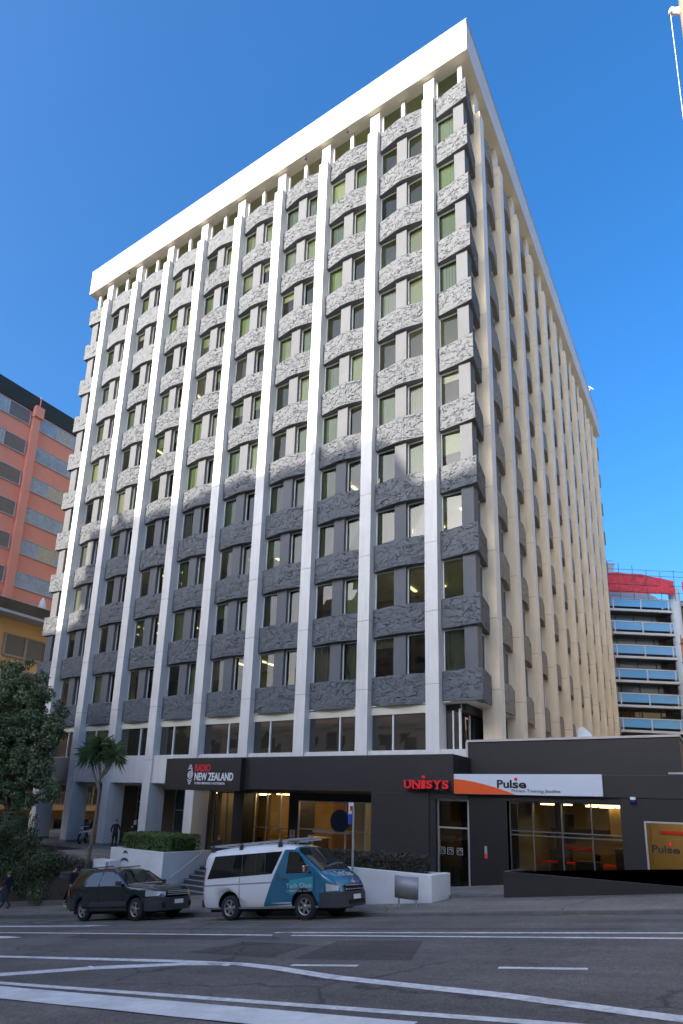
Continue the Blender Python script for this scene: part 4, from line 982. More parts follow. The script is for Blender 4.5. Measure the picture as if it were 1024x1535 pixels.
for x in (0,2.525):
    for sg in (-1,1): wheel(car,x,sg*.74,.325,.19,sg,5)
b=MB(); b.box(-.75,3.1,-.6,.6,.2,.33); b.build('underbody',M['under'],car)
place_vehicle(car,-7.10,-10.85,(1.0,1.0,1.05))
# ---------------------------------------------------------------- planters, steps, hedges
def leaves(pts,size,m,name,parent=None,up=.3,aspect=.55,seed=1,normals=None,droop=0):
    rn=np.random.default_rng(seed); n=len(pts); pts=np.asarray(pts,float)
    nr=rn.normal(size=(n,3)); 
    if normals is not None: nr=nr*.8+np.asarray(normals)
    nr[:,2]+=up; nr/=np.linalg.norm(nr,axis=1)[:,None]
    t=np.cross(nr,rn.normal(size=(n,3))); t/=np.linalg.norm(t,axis=1)[:,None]; b=np.cross(nr,t)
    L=(size*rn.uniform(.6,1.35,n))[:,None]; W=L*aspect
    v=np.empty((n,4,3)); v[:,0]=pts-t*L*.5; v[:,1]=pts+b*W*.5-nr*L*.08; v[:,2]=pts+t*L*.5-np.array([0,0,1])*L*droop; v[:,3]=pts-b*W*.5-nr*L*.08
    me=bpy.data.meshes.new(name); me.from_pydata(v.reshape(-1,3).tolist(),[],np.arange(n*4).reshape(n,4).tolist()); me.materials.append(m)
    o=bpy.data.objects.new(name,me); COL.objects.link(o)
    if parent: o.parent=parent
    return o
def clump_points(cs,n,seed,shell=.55,wob=.25):
    rn=np.random.default_rng(seed); out=[]; nrm=[]
    for (c,r) in cs:
        r=np.array(r if hasattr(r,'__len__') else (r,r,r)); k=int(n*(r.prod()**(2/3)))
        d=rn.normal(size=(k,3)); d/=np.linalg.norm(d,axis=1)[:,None]; rad=rn.uniform(shell,1.0,k)**.6
        w=np.array([1+wob*noise.noise(Vector((d_*2.2).tolist())+Vector(c)) + .16*noise.noise(Vector((d_*6).tolist())+Vector(c)*2) for d_ in d])
        out.append(np.array(c)+d*(rad*w)[:,None]*r); nrm.append(d)
    return np.concatenate(out),np.concatenate(nrm)
# left white planter: front wall with emblem and stair side wall
pw=empty('white_planter',(-12.5,-4.8,0),'white painted planter wall with curved wave emblem below the green hedge','planter wall')
def atw2(o): o.location=(12.5,4.8,0); return o
b=MB(); P=[(-14.4,-4.70),(-10.78,-4.87),(-10.70,-1.7),(-10.95,-1.7),(-11.0,-4.62),(-14.4,-4.45)]
b.prism([(x,y,-1.0) for x,y in P],(0,0,2.95),0); b.prism([(-14.4,-4.70,-1),(-14.4,-4.45,-1),(-14.4,-2.2,-1),(-14.65,-2.2,-1),(-14.65,-4.7,-1)],(0,0,2.95),0)
atw2(b.build('wall',M['planter'],pw,bevel=.02)); b=MB(); b.box(-14.35,-11.0,-4.5,-2.2,1.5,1.88); atw2(b.build('soil',M['soil'],pw))
b=MB()
for k,(w,z) in enumerate(((.16,1.78),(.30,1.42),(.40,.98),(.46,.55))):
    N=10
    for i in range(N):
        a0,a1=-1.25+2.5*i/N,-1.25+2.5*(i+1)/N
        th=lambda a:.05+.05*math.cos(a)
        q=[]
        for a,s_ in ((a0,1),(a1,1),(a1,-1),(a0,-1)):
            x=-13.5+w*math.sin(a); z_=z-.45*w+.62*w*math.cos(a)+s_*th(a)*.55; q.append((x,-4.745,z_))
        b.prism(q,(0,-.012,0))
atw2(b.build('wave_emblem',M['stepface'],pw))
hr=empty('handrail',(-10.6,-3.4,1.3),'steel handrail sloping up the side of the white stair wall','handrail')
b=MB(); b.tube([(-10.58,-4.5,.86),(-10.55,-2.5,1.93)],.026,8); o=b.build('rail',M['rail'],hr); o.location=(10.6,3.4,-1.3)
for y,z in ((-4.1,1.06),(-2.9,1.70)): 
    b=MB(); b.tube([(-10.58,y,z),(-10.72,y-.02,z-.09)],.014,6); o=b.build('bracket',M['rail'],hr); o.location=(10.6,3.4,-1.3)
st=MB(); n=9
for k in range(n):
    z=-.15+1.60*(k+1)/n; y0=-4.9+.34*k; st.box(-10.68,-4.6,y0,-1.75,z-1.60/n-.02*0-(.8 if k==0 else 0),z,0); st.box(-10.68,-4.6,y0-.012,y0+.05,z-.035,z+.004,1)
tag(st.build('steps',[M['stepface'],M['stepedge']]),'dark tiled entrance steps with pale edges between the white stair wall and the van','steps')
b=MB(); b.box(-4.6,1.5,-5.2,-4.95,-.5,1.9); b.box(-4.6,-4.3,-4.95,-1.8,-.5,1.9); tag(b.build('stair_wall',M['planter']),'white wall on the far side of the entrance steps behind the van','wall')
b=MB(); b.box(-6.3,2.0,-5.0,-4.45,.5,1.5); tag(b.build('entrance_path',M['footpath']),kind='structure')
lb=empty('service_box',(-13.9,-5.4,1.1),'low white service box with louvre beside the white planter','service box')
b=MB(); b.box(-14.55,-13.35,-5.72,-5.1,1.02,1.45); o=b.build('cabinet',M['planter'],lb,bevel=.015); o.location=(13.9,5.4,-1.1)
b=MB(); b.box(-13.62,-13.42,-5.735,-5.71,1.10,1.38); 
for k in range(6): b.box(-13.62,-13.42,-5.75,-5.735,1.11+.045*k,1.13+.045*k)
o=b.build('louvre',M['galv'],lb); o.location=(13.9,5.4,-1.1)
b=MB(); b.box(-14.9,-13.1,-6.1,-4.9,-.5,1.0); o=b.build('base',M['kerb'],lb); o.location=(13.9,5.4,-1.1)
rn=np.random.default_rng(5)
def box_hedge(name,x0,x1,y0,y1,z0,z1,n,size,m,label,cat,seed):
    rn=np.random.default_rng(seed); P=[];Nn=[]
    L=np.array([x1-x0,y1-y0,z1-z0]); faces=[(1,0,L[0]*L[2]),(1,1,L[0]*L[2]),(2,1,L[0]*L[1]*1.2),(0,0,L[1]*L[2]),(0,1,L[1]*L[2])]; tot=sum(f_[2] for f_ in faces)
    for ax,s_,ar in faces:
        k=int(n*ar/tot); u=rn.uniform(0,1,(k,3)); dep=rn.uniform(0,1,k)**1.6*.16
        u[:,ax]=s_; p=np.array([x0,y0,z0])+u*L; wob=np.array([.07*noise.noise(Vector(q)*2.3)+.05*noise.noise(Vector(q)*6) for q in p.tolist()])
        p[:,ax]+=(wob-dep)*(1 if s_ else -1)+ (rn.uniform(0,1,k)>.93)*.05*(1 if s_ else -1); P.append(p); nn=np.zeros((k,3)); nn[:,ax]=1 if s_ else -1; Nn.append(nn)
    e=empty(name,((x0+x1)/2,(y0+y1)/2,z0),label,cat)
    o=leaves(np.concatenate(P),size,m,'foliage',e,up=.2,seed=seed,normals=np.concatenate(Nn)); o.location=(-(x0+x1)/2,-(y0+y1)/2,-z0)
    b=MB(); b.box(x0+.18,x1-.18,y0+.18,y1-.18,z0-.1,z1-.18); c=b.build('branches',M['hedgecore'],e); c.location=(-(x0+x1)/2,-(y0+y1)/2,-z0)
    return e
box_hedge('clipped_hedge',-14.2,-10.95,-4.45,-2.3,1.85,2.68,9000,.085,M['hedgeleaf'],'clipped green box hedge growing in the white planter left of the steps','hedge',3)
# right white planter by the footpath
rp=empty('footpath_planter',(1,-8.2,1),'long white painted planter with level top along the footpath behind the van front','planter wall')
b=MB(); P=[(-2.6,-8.77),(3.93,-8.72),(4.05,-7.6),(3.83,-7.6),(3.73,-8.5),(-2.6,-8.56)]
b.prism([(x,y,-.6) for x,y in P],(0,0,3.10),0); b.box(-2.6,3.9,-7.8,-7.6,-.6,2.48,0); o=b.build('wall',M['planter'],rp,bevel=.02); o.location=(-1,8.2,-1)
b=MB(); b.box(-2.5,3.75,-8.55,-7.8,2.0,2.36); o=b.build('soil',M['soil'],rp); o.location=(-1,8.2,-1)
box_hedge('dark_hedge',-2.3,3.55,-8.5,-7.8,2.42,2.93,7500,.07,M['darkhedge'],'thin dark brown hedge growing in the white footpath planter','hedge',8)
# notice stand, parking pole
nb=empty('notice_stand',(3.6,-9.6,1.6),'curved grey metal notice panel on two posts standing on the footpath','notice stand')
zf=zwalk(3.6,-9.6)
for x in (3.33,3.84): b=MB(); b.tube([(x,-9.55,zwalk(x,-9.55)-.05),(x,-9.55,2.5)],.022,8); o=b.build('post',M['galv'],nb); o.location=(-3.6,9.6,-1.6)
b=MB(); vs=[]
for k in range(13):
    a=-1+2*k/12; y=-9.62-.10*(1-a*a); x=3.58+a*.345; vs+=[(x,y,1.93),(x,y,2.50),(x,y+.03,1.93),(x,y+.03,2.50)]
fs=[]
for k in range(12): 
    i=4*k; j=i+4; fs+=[(i,j,j+1,i+1),(i+2,i+3,j+3,j+2),(i+1,j+1,j+3,i+3),(i,i+2,j+2,j)]
b.add(vs,fs,0,True); o=b.build('panel',M['noticepanel'],nb); o.location=(-3.6,9.6,-1.6)
pp=empty('parking_sign_pole',(1.5,-8.95,1.4),'slim grey pole with white and blue parking sign seen edge on beside the van','sign pole')
b=MB(); b.tube([(1.53,-8.95,zwalk(1.5,-8.95)-.05),(1.50,-8.95,4.30)],.035,10); o=b.build('pole',M['galv'],pp); o.location=(-1.5,8.95,-1.4)
b=MB(); b.box(-.012,.012,-.10,.10,0,.62,0); o=b.build('sign_plate',M['textwhite'],pp); o.location=(-.06,-.03,2.38); o.rotation_euler=(0,0,R(-14))
b=MB(); b.box(-.014,.016,-.102,.102,0,.30,0); o2=b.build('blue_panel',M['blue'],pp); o2.location=(-.06,-.03,2.36); o2.rotation_euler=(0,0,R(-14))
b=MB(); b.box(.012,.020,-.06,.06,.38,.52,0); o2=b.build('red_panel',M['red'],pp); o2.location=(-.06,-.03,2.38); o2.rotation_euler=(0,0,R(-14))
# retaining wall at the garden
b=MB(); vs=[]
rw=MB(); xs_=np.arange(-60,-14.5,1.0).tolist()+[-14.5]
for x in xs_:
    z=zwalk(x,-6.9); vs+=[(x,-6.9,z-.3),(x,-6.9,z+.22),(x,-6.7,z+.22),(x,-6.7,z-.3)]
rw.add(vs,[(4*i+j,4*i+4+j,4*i+4+(j+1)%4,4*i+(j+1)%4) for i in range(len(xs_)-1) for j in range(4)]); tag(rw.build('garden_kerb',M['kerb']),'low dark stone edging between the footpath and the shrub garden','garden edging')
b=MB(); b.hexa([(-16.6,-6.3,-1),(-14.4,-6.3,-1),(-14.4,-5.9,-1),(-16.6,-5.9,-1)],[(-16.3,-6.2,.75),(-14.4,-6.2,.9),(-14.4,-5.9,.9),(-16.6,-5.9,.75)]); tag(b.build('retaining_wall',M['stepface'],bevel=.05),'dark stone retaining wall behind the walker in black','retaining wall')
# ---------------------------------------------------------------- trees and shrubs
def limb(b,p0,p1,r0,r1,seed,k=6,w=.12):
    rn=random.Random(seed); p0,p1=Vector(p0),Vector(p1); L=(p1-p0).length; pts=[];rs=[]
    for i in range(k+1):
        t=i/k; o=Vector((rn.uniform(-1,1),rn.uniform(-1,1),rn.uniform(-.5,.5)))*L*w*math.sin(t*math.pi)*.6
        pts.append(p0.lerp(p1,t)+o); rs.append(r0+(r1-r0)*t)
    b.tube(pts,rs,8)
tr=empty('evergreen_tree',(-23.2,-4.5,.6),'large dark evergreen tree with dense rounded clumps left of the tower','tree')
def att(o): o.location=(23.2,4.5,-.6); return o
b=MB(); base=Vector((-24.2,-4.6,-.4)); limb(b,base,(-23.9,-4.6,3.4),.34,.26,1)
cl=[((-25.2,-4.6,11.2),1.5),((-23.9,-4.9,10.2),1.45),((-22.6,-4.6,8.9),1.5),((-24.6,-5.0,8.6),1.9),((-26.6,-4.5,9.4),2.0),((-21.5,-4.7,7.7),1.15),((-20.7,-4.6,7.75),.62),((-22.9,-5.1,6.9),1.5),((-25.0,-5.2,6.6),1.8),((-21.9,-5.0,6.05),1.1),((-23.4,-5.4,5.2),1.2),((-21.3,-4.9,5.5),.85),((-20.5,-4.7,4.55),.72),((-21.9,-5.1,4.3),.75),((-25.8,-5.4,4.4),1.1),((-27.5,-4.8,6.8),1.8)]
for k,(c,r_) in enumerate(cl): limb(b,(-23.9,-4.6,3.2+.1*(k%5)),c,.12,.025,k+3)
att(b.build('trunk',M['bark'],tr))
rs_=np.random.default_rng(17); sub=[]
for c,r_ in cl:
    for k in range(int(11*r_**1.6)+4):
        d=rs_.normal(size=3); d/=np.linalg.norm(d); sub.append((tuple(np.array(c)+d*r_*rs_.uniform(.55,1.02)*np.array([1,.9,.85])),rs_.uniform(.26,.46)*(.7+.3*r_)))
P,N_=clump_points(sub,1500,11,shell=.45,wob=.35); att(leaves(P,.15,M['leaf'],'crown',tr,up=.35,seed=4,normals=N_*.9))
ct=empty('cabbage_tree',(-14.7,-5.9,1.3),'slim cabbage tree with spiky leaf heads in front of the white pillars','tree')
def atc(o): o.location=(14.7,5.9,-1.3); return o
b=MB(); b.tube([(-14.75,-5.9,.9),(-14.62,-5.9,2.2),(-14.5,-5.9,3.4),(-14.50,-5.9,4.6)],[.10,.085,.075,.07],8)
heads=[((-14.50,-5.9,4.6),(-15.35,-5.95,6.25),.05),((-14.50,-5.9,4.6),(-14.55,-5.9,5.3),.07),((-14.55,-5.9,5.3),(-14.72,-6.0,6.5),.055),((-14.52,-5.9,5.2),(-13.75,-5.85,6.15),.05),((-14.6,-5.9,5.2),(-14.25,-5.6,6.4),.045)]
for a,c,r_ in heads:
    a,c=Vector(a),Vector(c); b.tube([a,a.lerp(c,.5)+Vector((.08 if c.x>a.x else -.08,0,-.04)),c],[r_*1.1,r_,r_*.9],7)
atc(b.build('trunk',M['bark2'],ct))
b=MB(); rn_=random.Random(9)
for c,n_,Lm in (((-15.4,-5.95,6.45),95,.95),((-14.72,-6.0,6.75),120,1.05),((-13.7,-5.85,6.3),90,.85),((-14.25,-5.6,6.6),70,.9),((-14.95,-5.7,7.0),60,.8)):
    for k in range(n_):
        th=rn_.uniform(0,2*math.pi); el=rn_.uniform(-1.1,1.45); L_=Lm*rn_.uniform(.7,1.1)
        d=Vector((math.cos(th)*math.cos(el),math.sin(th)*math.cos(el),math.sin(el))); s_=d.cross(Vector((0,0,1))).normalized() if abs(d.z)<.98 else Vector((1,0,0))
        C0=Vector(c); w=.017; m1=C0+d*L_*.55; e_=C0+d*L_-Vector((0,0,L_*.28*(1-.5*max(0,math.sin(el)))))
        b.add([C0-s_*w*.5,C0+s_*w*.5,m1+s_*w,e_,m1-s_*w],[(0,1,2,3,4)])
atc(b.build('crown',M['sword'],ct,fix=False))
def shrub(name,cs,n,size,m,label,seed,group=None,stem=True):
    c0=Vector(cs[0][0]); lo=min(c[2]-(r if not hasattr(r,'__len__') else r[2]) for c,r in cs); e=empty(name,(c0.x,c0.y,lo),label,'shrub',group)
    P,N_=clump_points(cs,n,seed,shell=.45,wob=.4); o=leaves(P,size,m,'foliage',e,up=.3,seed=seed,normals=N_*.8); o.location=(-c0.x,-c0.y,-lo)
    b=MB()
    for k,(c,r_) in enumerate(cs): limb(b,(c0.x,c0.y,lo-.2),c,.05,.015,seed+k)
    o=b.build('stems',M['bark'],e); o.location=(-c0.x,-c0.y,-lo); return e
shrub('shrub',[((-18.3,-5.9,1.1),(1.25,.9,.75)),((-17.2,-6.0,.9),(1.0,.8,.75)),((-18.9,-6.1,.45),(1.0,.7,.75)),((-17.4,-6.2,.1),(.9,.6,.7)),((-19.6,-6.2,.2),(1.0,.55,.8)),((-18.5,-6.35,-.3),(1.1,.45,.55))],3600,.10,M['leaf2'],'broad dark rounded shrub beside the retaining wall behind the walkers',21)
shrub('shrub',[((-21.6,-5.8,2.6),(1.2,.9,1.1)),((-20.4,-5.7,1.8),(.9,.8,.8)),((-22.4,-5.9,1.4),(1.2,.8,1.0)),((-21.0,-6.1,.6),(1.2,.6,.9))],3000,.11,M['leaf2'],'tall green shrub under the large evergreen tree at the left edge',22)
shrub('shrub',[((-24.6,-6.0,1.8),(1.6,.9,1.5)),((-26.4,-5.9,1.6),(1.5,.9,1.5))],2400,.11,M['leaf2'],'dense shrub at the far left edge behind the evergreen tree trunk',23)
shrub('shrub',[((-15.9,-5.95,1.25),(.7,.5,.35)),((-15.0,-5.9,1.15),(.6,.4,.3)),((-15.6,-6.1,.85),(.8,.3,.35))],2600,.07,M['darkhedge'],'low dark shrub at the foot of the cabbage tree',24)
shrub('sapling',[((-21.0,-5.0,3.15),(.42,.35,.22)),((-20.6,-5.0,2.95),(.3,.3,.15)),((-20.75,-5.0,2.3),(.12,.1,.6))],500,.10,M['leaf2'],'thin young sapling with few leaves in front of the leftmost white pillar',25)
shrub('flowering_plant',[((-16.6,-7.0,-.25),(.35,.25,.45)),((-17.1,-7.05,-.35),(.3,.2,.35))],1500,.09,M['hedgeleaf'],'small green plant at the footpath edge between the two walkers',26)
tag(leaves(np.stack([np.random.default_rng(3).uniform(-40,-15,2500),np.random.default_rng(4).uniform(-6.6,-4.6,2500),np.zeros(2500)],1)+np.array([0,0,0]),.1,M['leaf2'],'ground_cover',seed=31),kind='stuff')
gc=bpy.data.objects['ground_cover']
for p in gc.data.polygons:
    c=p.center; z0=zwalk(c.x,-6.9); t_=min(1,max(0,(c.y+6.75)/2.0)); zz=z0+(1.40-z0)*(.0+.85*t_**.6)+.1
    for vi in p.vertices: gc.data.vertices[vi].co.z+=zz
# ---------------------------------------------------------------- people
def person(name,loc,rz,label,pose,cloth,pants,hair,shoes,h=1.72,hat=False,coat=.0):
    e=empty(name,loc,label,'person',rz=rz)
    V_=[];E_=[];Rr=[]
    def ad(p,r,par=None):
        V_.append(p);Rr.append(r)
        if par is not None: E_.append((par,len(V_)-1))
        return len(V_)-1
    pel=ad((0,0,.95),(.135,.105)); ab=ad((0,.0,1.10),(.13,.10),pel); ch=ad((0,-.01,1.32),(.155,.115),ab); sh=ad((0,0,1.43),(.10,.08),ch)
    nk=ad((0,-.01,1.50),(.055,.055),sh); hd=ad((0,-.035,1.60),(.078,.09),nk); tp=ad((0,-.02,1.69),(.065,.08),hd)
    for sg,s in ((-1,pose['L']),(1,pose['R'])):
        hip=ad((sg*.09,0,.90),(.095,.095),pel); kn=ad((sg*.10,s['knee'][0],s['knee'][1]),(.062,.065),hip); an=ad((sg*.10,s['foot'][0],s['foot'][1]+.09),(.042,.045),kn)
        ft=ad((sg*.105,s['foot'][0]-.10,s['foot'][1]+.035),(.042,.034),an); ad((sg*.11,s['foot'][0]-.19,s['foot'][1]+.03),(.036,.024),ft)
        s1=ad((sg*.17,0,1.41),(.062,.062),sh); el=ad((sg*s['elbow'][0],s['elbow'][1],s['elbow'][2]),(.047,.047),s1); wr=ad((sg*s['hand'][0],s['hand'][1],s['hand'][2]),(.032,.034),el)
        d=(Vector((sg*s['hand'][0],s['hand'][1],s['hand'][2]))-Vector((sg*s['elbow'][0],s['elbow'][1],s['elbow'][2]))).normalized()
        wv=Vector((sg*s['hand'][0],s['hand'][1],s['hand'][2])); side_=d.cross(Vector((sg,0,0))).normalized()
        pm_=ad(tuple(wv+d*.05),(.020,.038),wr)
        for k in range(4):
            q=wv+d*.09+side_*(.028-.019*k); f1=ad(tuple(q),(.011,.011),pm_); f2=ad(tuple(q+d*.04+Vector((-sg*.008,0,0))),(.0095,.0095),f1); ad(tuple(q+d*(.062+.012*(1-abs(k-1.4)/1.6))+Vector((-sg*.022,0,0))),(.008,.008),f2)
        t1=ad(tuple(wv+d*.03+side_*.045),(.012,.012),wr); ad(tuple(wv+d*.07+side_*.060+Vector((-sg*.012,0,0))),(.010,.010),t1)
    me=bpy.data.meshes.new('body'); me.from_pydata(V_,E_,[]); o=bpy.data.objects.new('body',me); COL.objects.link(o)
    o.modifiers.new('skin','SKIN'); sm=o.modifiers.new('sub','SUBSURF'); sm.levels=1; sm.render_levels=1
    if not me.skin_vertices: 
        pass
    for i,r_ in enumerate(Rr): me.skin_vertices[0].data[i].radius=r_
    me.skin_vertices[0].data[0].use_root=True
    dg=bpy.context.evaluated_depsgraph_get(); m2=bpy.data.meshes.new_from_object(o.evaluated_get(dg)); o.modifiers.clear(); o.data=m2
    m2.materials.clear()
    for m in (cloth,pants,M['skin'],shoes): m2.materials.append(m)
    hl=[Vector((sg*s['hand'][0],s['hand'][1],s['hand'][2])) for sg,s in ((-1,pose['L']),(1,pose['R']))]
    fl=[Vector((sg*.10,s['foot'][0]-.08,s['foot'][1]+.04)) for sg,s in ((-1,pose['L']),(1,pose['R']))]
    for p in m2.polygons:
        p.use_smooth=True; c=p.center
        p.material_index=2 if c.z>1.49 or min((c-h_).length for h_ in hl)<.095 and c.z<1.47 else 3 if min((c-f_).length for f_ in fl)<.16 and c.z<.35 else 1 if c.z<.93-coat and abs(c.x)<.24 else 0
    o.parent=e
    s_=h/1.76; e.scale=(s_,s_,s_)
    # face and hair
    b=MB()
    for sg in (-1,1): b.lathe([(.001,0),(.010,.002),(.012,.008)],(sg*.030,-.128,1.605),'Y',8)
    b.build('eye',M['cloth_dark'],o); b=MB(); b.hexa([(-.012,-.125,1.565),(.012,-.125,1.565),(.012,-.10,1.565),(-.012,-.10,1.565)],[(-.006,-.128,1.60),(.006,-.128,1.60),(.006,-.1,1.605),(-.006,-.1,1.605)]); b.box(-.022,.022,-.121,-.11,1.538,1.545); b.build('nose',M['skin'],o)
    for sg in (-1,1): b=MB(); b.lathe([(.001,0),(.028,.004),(.02,.014)],(sg*.082,-.03,1.595),'X',8); b.build('ear',M['skin'],o)
    b=MB(); vs=[];fs=[]; n1,n2=14,8
    for i in range(n2+1):
        ph=math.pi/2*(1-i/n2*1.35)
        for k in range(n1):
            t=2*math.pi*k/n1; rr=.097+.006*noise.noise(Vector((math.cos(t)*3,math.sin(t)*3,i))); 
            cut=1.0 if math.sin(t)>-.55 else .55
            p_=max(ph,math.pi/2*(1-1.35*cut)) ; vs.append((rr*.98*math.cos(p_)*math.cos(t),-.018+rr*1.12*math.cos(p_)*math.sin(t),1.632+rr*1.02*math.sin(p_)))
    for i in range(n2):
        for k in range(n1): j=(k+1)%n1; fs.append((i*n1+k,i*n1+j,(i+1)*n1+j,(i+1)*n1+k))
    b.add(vs,fs,0,True); b.build('hat' if hat else 'hair',hair,o)
    return e
walk1=dict(L=dict(knee=(-.10,.50),foot=(-.26,.0),elbow=(.25,.10,1.16),hand=(.25,.02,.92)),R=dict(knee=(.04,.50),foot=(.28,.07),elbow=(.25,-.06,1.16),hand=(.25,-.18,.95)))
walk2=dict(L=dict(knee=(.05,.50),foot=(.27,.06),elbow=(.25,-.06,1.16),hand=(.25,-.19,.95)),R=dict(knee=(-.10,.50),foot=(-.27,.0),elbow=(.25,.1,1.16),hand=(.25,.0,.92)))
stand=dict(L=dict(knee=(-.01,.49),foot=(0,0),elbow=(.235,.03,1.15),hand=(.22,-.05,.90)),R=dict(knee=(-.01,.49),foot=(0,0),elbow=(.235,.0,1.16),hand=(.19,-.22,1.10)))
gest=dict(L=dict(knee=(-.01,.49),foot=(0,0),elbow=(.26,.0,1.17),hand=(.15,-.26,1.32)),R=dict(knee=(-.01,.49),foot=(0,0),elbow=(.26,.02,1.15),hand=(.22,-.12,.98)))
def gz(x,y): return zwalk(x,y)
person('person',(-17.75,-7.85,gz(-17.75,-7.85)),R(-60),'walker in dark navy jacket with a blue bag at the left edge of the footpath',walk1,M['cloth_navy'],M['jeans'],M['hair_brown'],M['shoe_dark'],1.72)
bg_=empty('hand_bag',(-18.05,-8.05,gz(-18,-8)+.42),'bright blue bag carried by the walker at the left edge','bag')
b=MB(); b.hexa([(-.16,-.05,0),(.16,-.05,0),(.16,.05,0),(-.16,.05,0)],[(-.13,-.03,.30),(.13,-.03,.30),(.13,.03,.30),(-.13,.03,.30)]); b.build('pouch',M['bag_blue'],bg_,bevel=.02); b=MB(); b.tube([(-.08,0,.29),(-.05,0,.46),(.05,0,.46),(.08,0,.29)],.012,6); b.build('handle',M['bag_blue'],bg_)
person('person',(-12.1,-8.5,gz(-12.1,-8.5)),R(95),'walker in black jacket and grey trousers with yellow shoes beside the black car',walk2,M['cloth_dark'],M['greypants'],M['hair_dark'],M['shoe_yellow'],1.74)
person('person',(-18.25,-1.6,1.45),R(60),'person in long black coat and black cap standing by the white pillar above the hedge',stand,M['cloth_dark'],M['cloth_dark'],M['cloth_dark'],M['shoe_dark'],1.70,True)
person('person',(-17.55,-.8,1.45),R(-70),'grey haired person in dark jacket gesturing with a raised hand behind the hedge',gest,M['cloth_dark'],M['jeans'],M['hair_grey'],M['shoe_dark'],1.68)
person('person',(-9.7,-2.4,1.18),R(170),'brown haired person in dark top at the top of the steps behind the van',stand,M['cloth_dark'],M['jeans'],M['hair_brown'],M['shoe_dark'],1.60)
# ---------------------------------------------------------------- motorcycle between the pillars
mo=empty('motorcycle',(-23.6,.3,1.45),'dark motorcycle with pale wheel parked on the terrace between white pillars','motorcycle',rz=R(-52))
for x in (-.68,.68):
    b=MB(); b.lathe([(.235,-.05),(.30,-.055),(.315,0),(.30,.055),(.235,.05)],(x,0,.315),'Y',22); w_=b.build('wheel',M['rubber'],mo)
    b=MB(); b.lathe([(.21,-.03),(.24,-.03),(.24,.03),(.21,.03)],(x,0,.315),'Y',20,0,True,True)
    for k in range(5): a=2*math.pi*k/5; b.tube([(x,0,.315),(x+.22*math.cos(a),0,.315+.22*math.sin(a))],.018,6)
    b.lathe([(.001,-.06),(.05,-.05),(.05,.05),(.001,.06)],(x,0,.315),'Y',10); b.build('rim',M['rim'],w_)
b=MB(); b.tube([(.68,-.07,.315),(.40,-.07,.98)],.025,6); b.tube([(.68,.07,.315),(.40,.07,.98)],.025,6); b.build('fork',M['steel'],mo)
b=MB(); b.tube([(-.68,0,.315),(-.15,0,.45),(.15,0,.40),(.42,0,.85),(-.1,0,.78),(-.6,0,.80)],.035,6); b.build('frame',M['plastic'],mo)
b=MB(); b.hexa([(-.2,-.14,.30),(.25,-.14,.30),(.25,.14,.30),(-.2,.14,.30)],[(-.15,-.16,.62),(.22,-.16,.62),(.22,.16,.62),(-.15,.16,.62)]); b.build('engine',M['galv'],mo,bevel=.03)
b=MB(); b.tube([(-.08,0,.88),(.12,0,.95),(.33,0,.92)],[.10,.16,.10],10); b.build('fuel_tank',M['carpaint'],mo)
b=MB(); b.hexa([(-.72,-.10,.78),(-.08,-.13,.80),(-.08,.13,.80),(-.72,.10,.78)],[(-.78,-.09,.92),(-.1,-.11,.88),(-.1,.11,.88),(-.78,.09,.92)]); b.build('seat',M['plastic'],mo,bevel=.03)
b=MB(); b.tube([(.30,-.36,1.06),(.40,-.12,1.02),(.40,.12,1.02),(.30,.36,1.06)],.018,6); b.build('handlebar',M['steel'],mo)
b=MB(); b.lathe([(.001,.10),(.09,.08),(.10,0),(.05,-.1)],(.46,0,.90),'X',12); b.build('headlight',M['lampglass'],mo)
b=MB(); b.hexa([(-1.0,-.2,.84),(-.62,-.2,.84),(-.62,.2,.84),(-1.0,.2,.84)],[(-.98,-.18,1.2),(-.66,-.18,1.2),(-.66,.18,1.2),(-.98,.18,1.2)]); b.build('top_box',M['plastic'],mo,bevel=.04)
# ---------------------------------------------------------------- coral apartment building on the left
XB=-45.0
ab=empty('coral_apartment_building',(XB,4,0),'coral and orange apartment building with long window rows left of the tower','apartment building')
def ata(o): o.location=(-XB,-4,0); return o
b=MB(); b.box(XB-14,XB,-30,30,21,42.7,0); b.box(XB-14,XB+.10,-30,30,-6,21,1)
ata(b.build('wall',[M['coral'],M['apricot']],ab))
b=MB(); b.hexa([(XB-14,-30,42.7),(XB+.15,-30,42.7),(XB+.15,30,42.7),(XB-14,30,42.7)],[(XB-14,-30,45.1),(XB+.45,-30,44.3),(XB+.45,30,44.3),(XB-14,30,45.1)]); ata(b.build('roof',M['darkgreen'],ab))
for y in (-10.9,-3.3,4.3,11.9):
    b=MB(); b.box(XB,XB+.42,y-.38,y+.38,21,42.7); b.box(XB+.0,XB+.72,y-.46,y+.46,42.0,43.2); b.box(XB+.45,XB+.5,y-.06,y+.06,42.9,44.4); ata(b.build('pilaster',M['coral'],ab))
k=0
def apt_window(y0,y1,z0,z1,x,cur,parent,blind):
    fr=MB(); ys=[y0,y0+(y1-y0)*.30,y0+(y1-y0)*.60,y0+(y1-y0)*.66,y1]
    for y in ys: fr.box(x,x+.10,y-.04,y+.04,z0,z1)
    fr.box(x,x+.12,y0,y1,z0-.08,z0); fr.box(x,x+.10,y0,y1,z1-.06,z1); 
    o=ata(fr.build('window',M['aptframe'],parent)); p=MB()
    for i in range(4):
        a,c=ys[i]+.04,ys[i+1]-.04; p.quad((x+.05,a,z0),(x+.05,c,z0),(x+.05,c,z1-.05),(x+.05,a,z1-.05),[0,cur,1,2][i])
    p.build('pane',[M['curtain'],M['curtain2'],M['louvreglass'],M['curtain3']],o,fix=False)
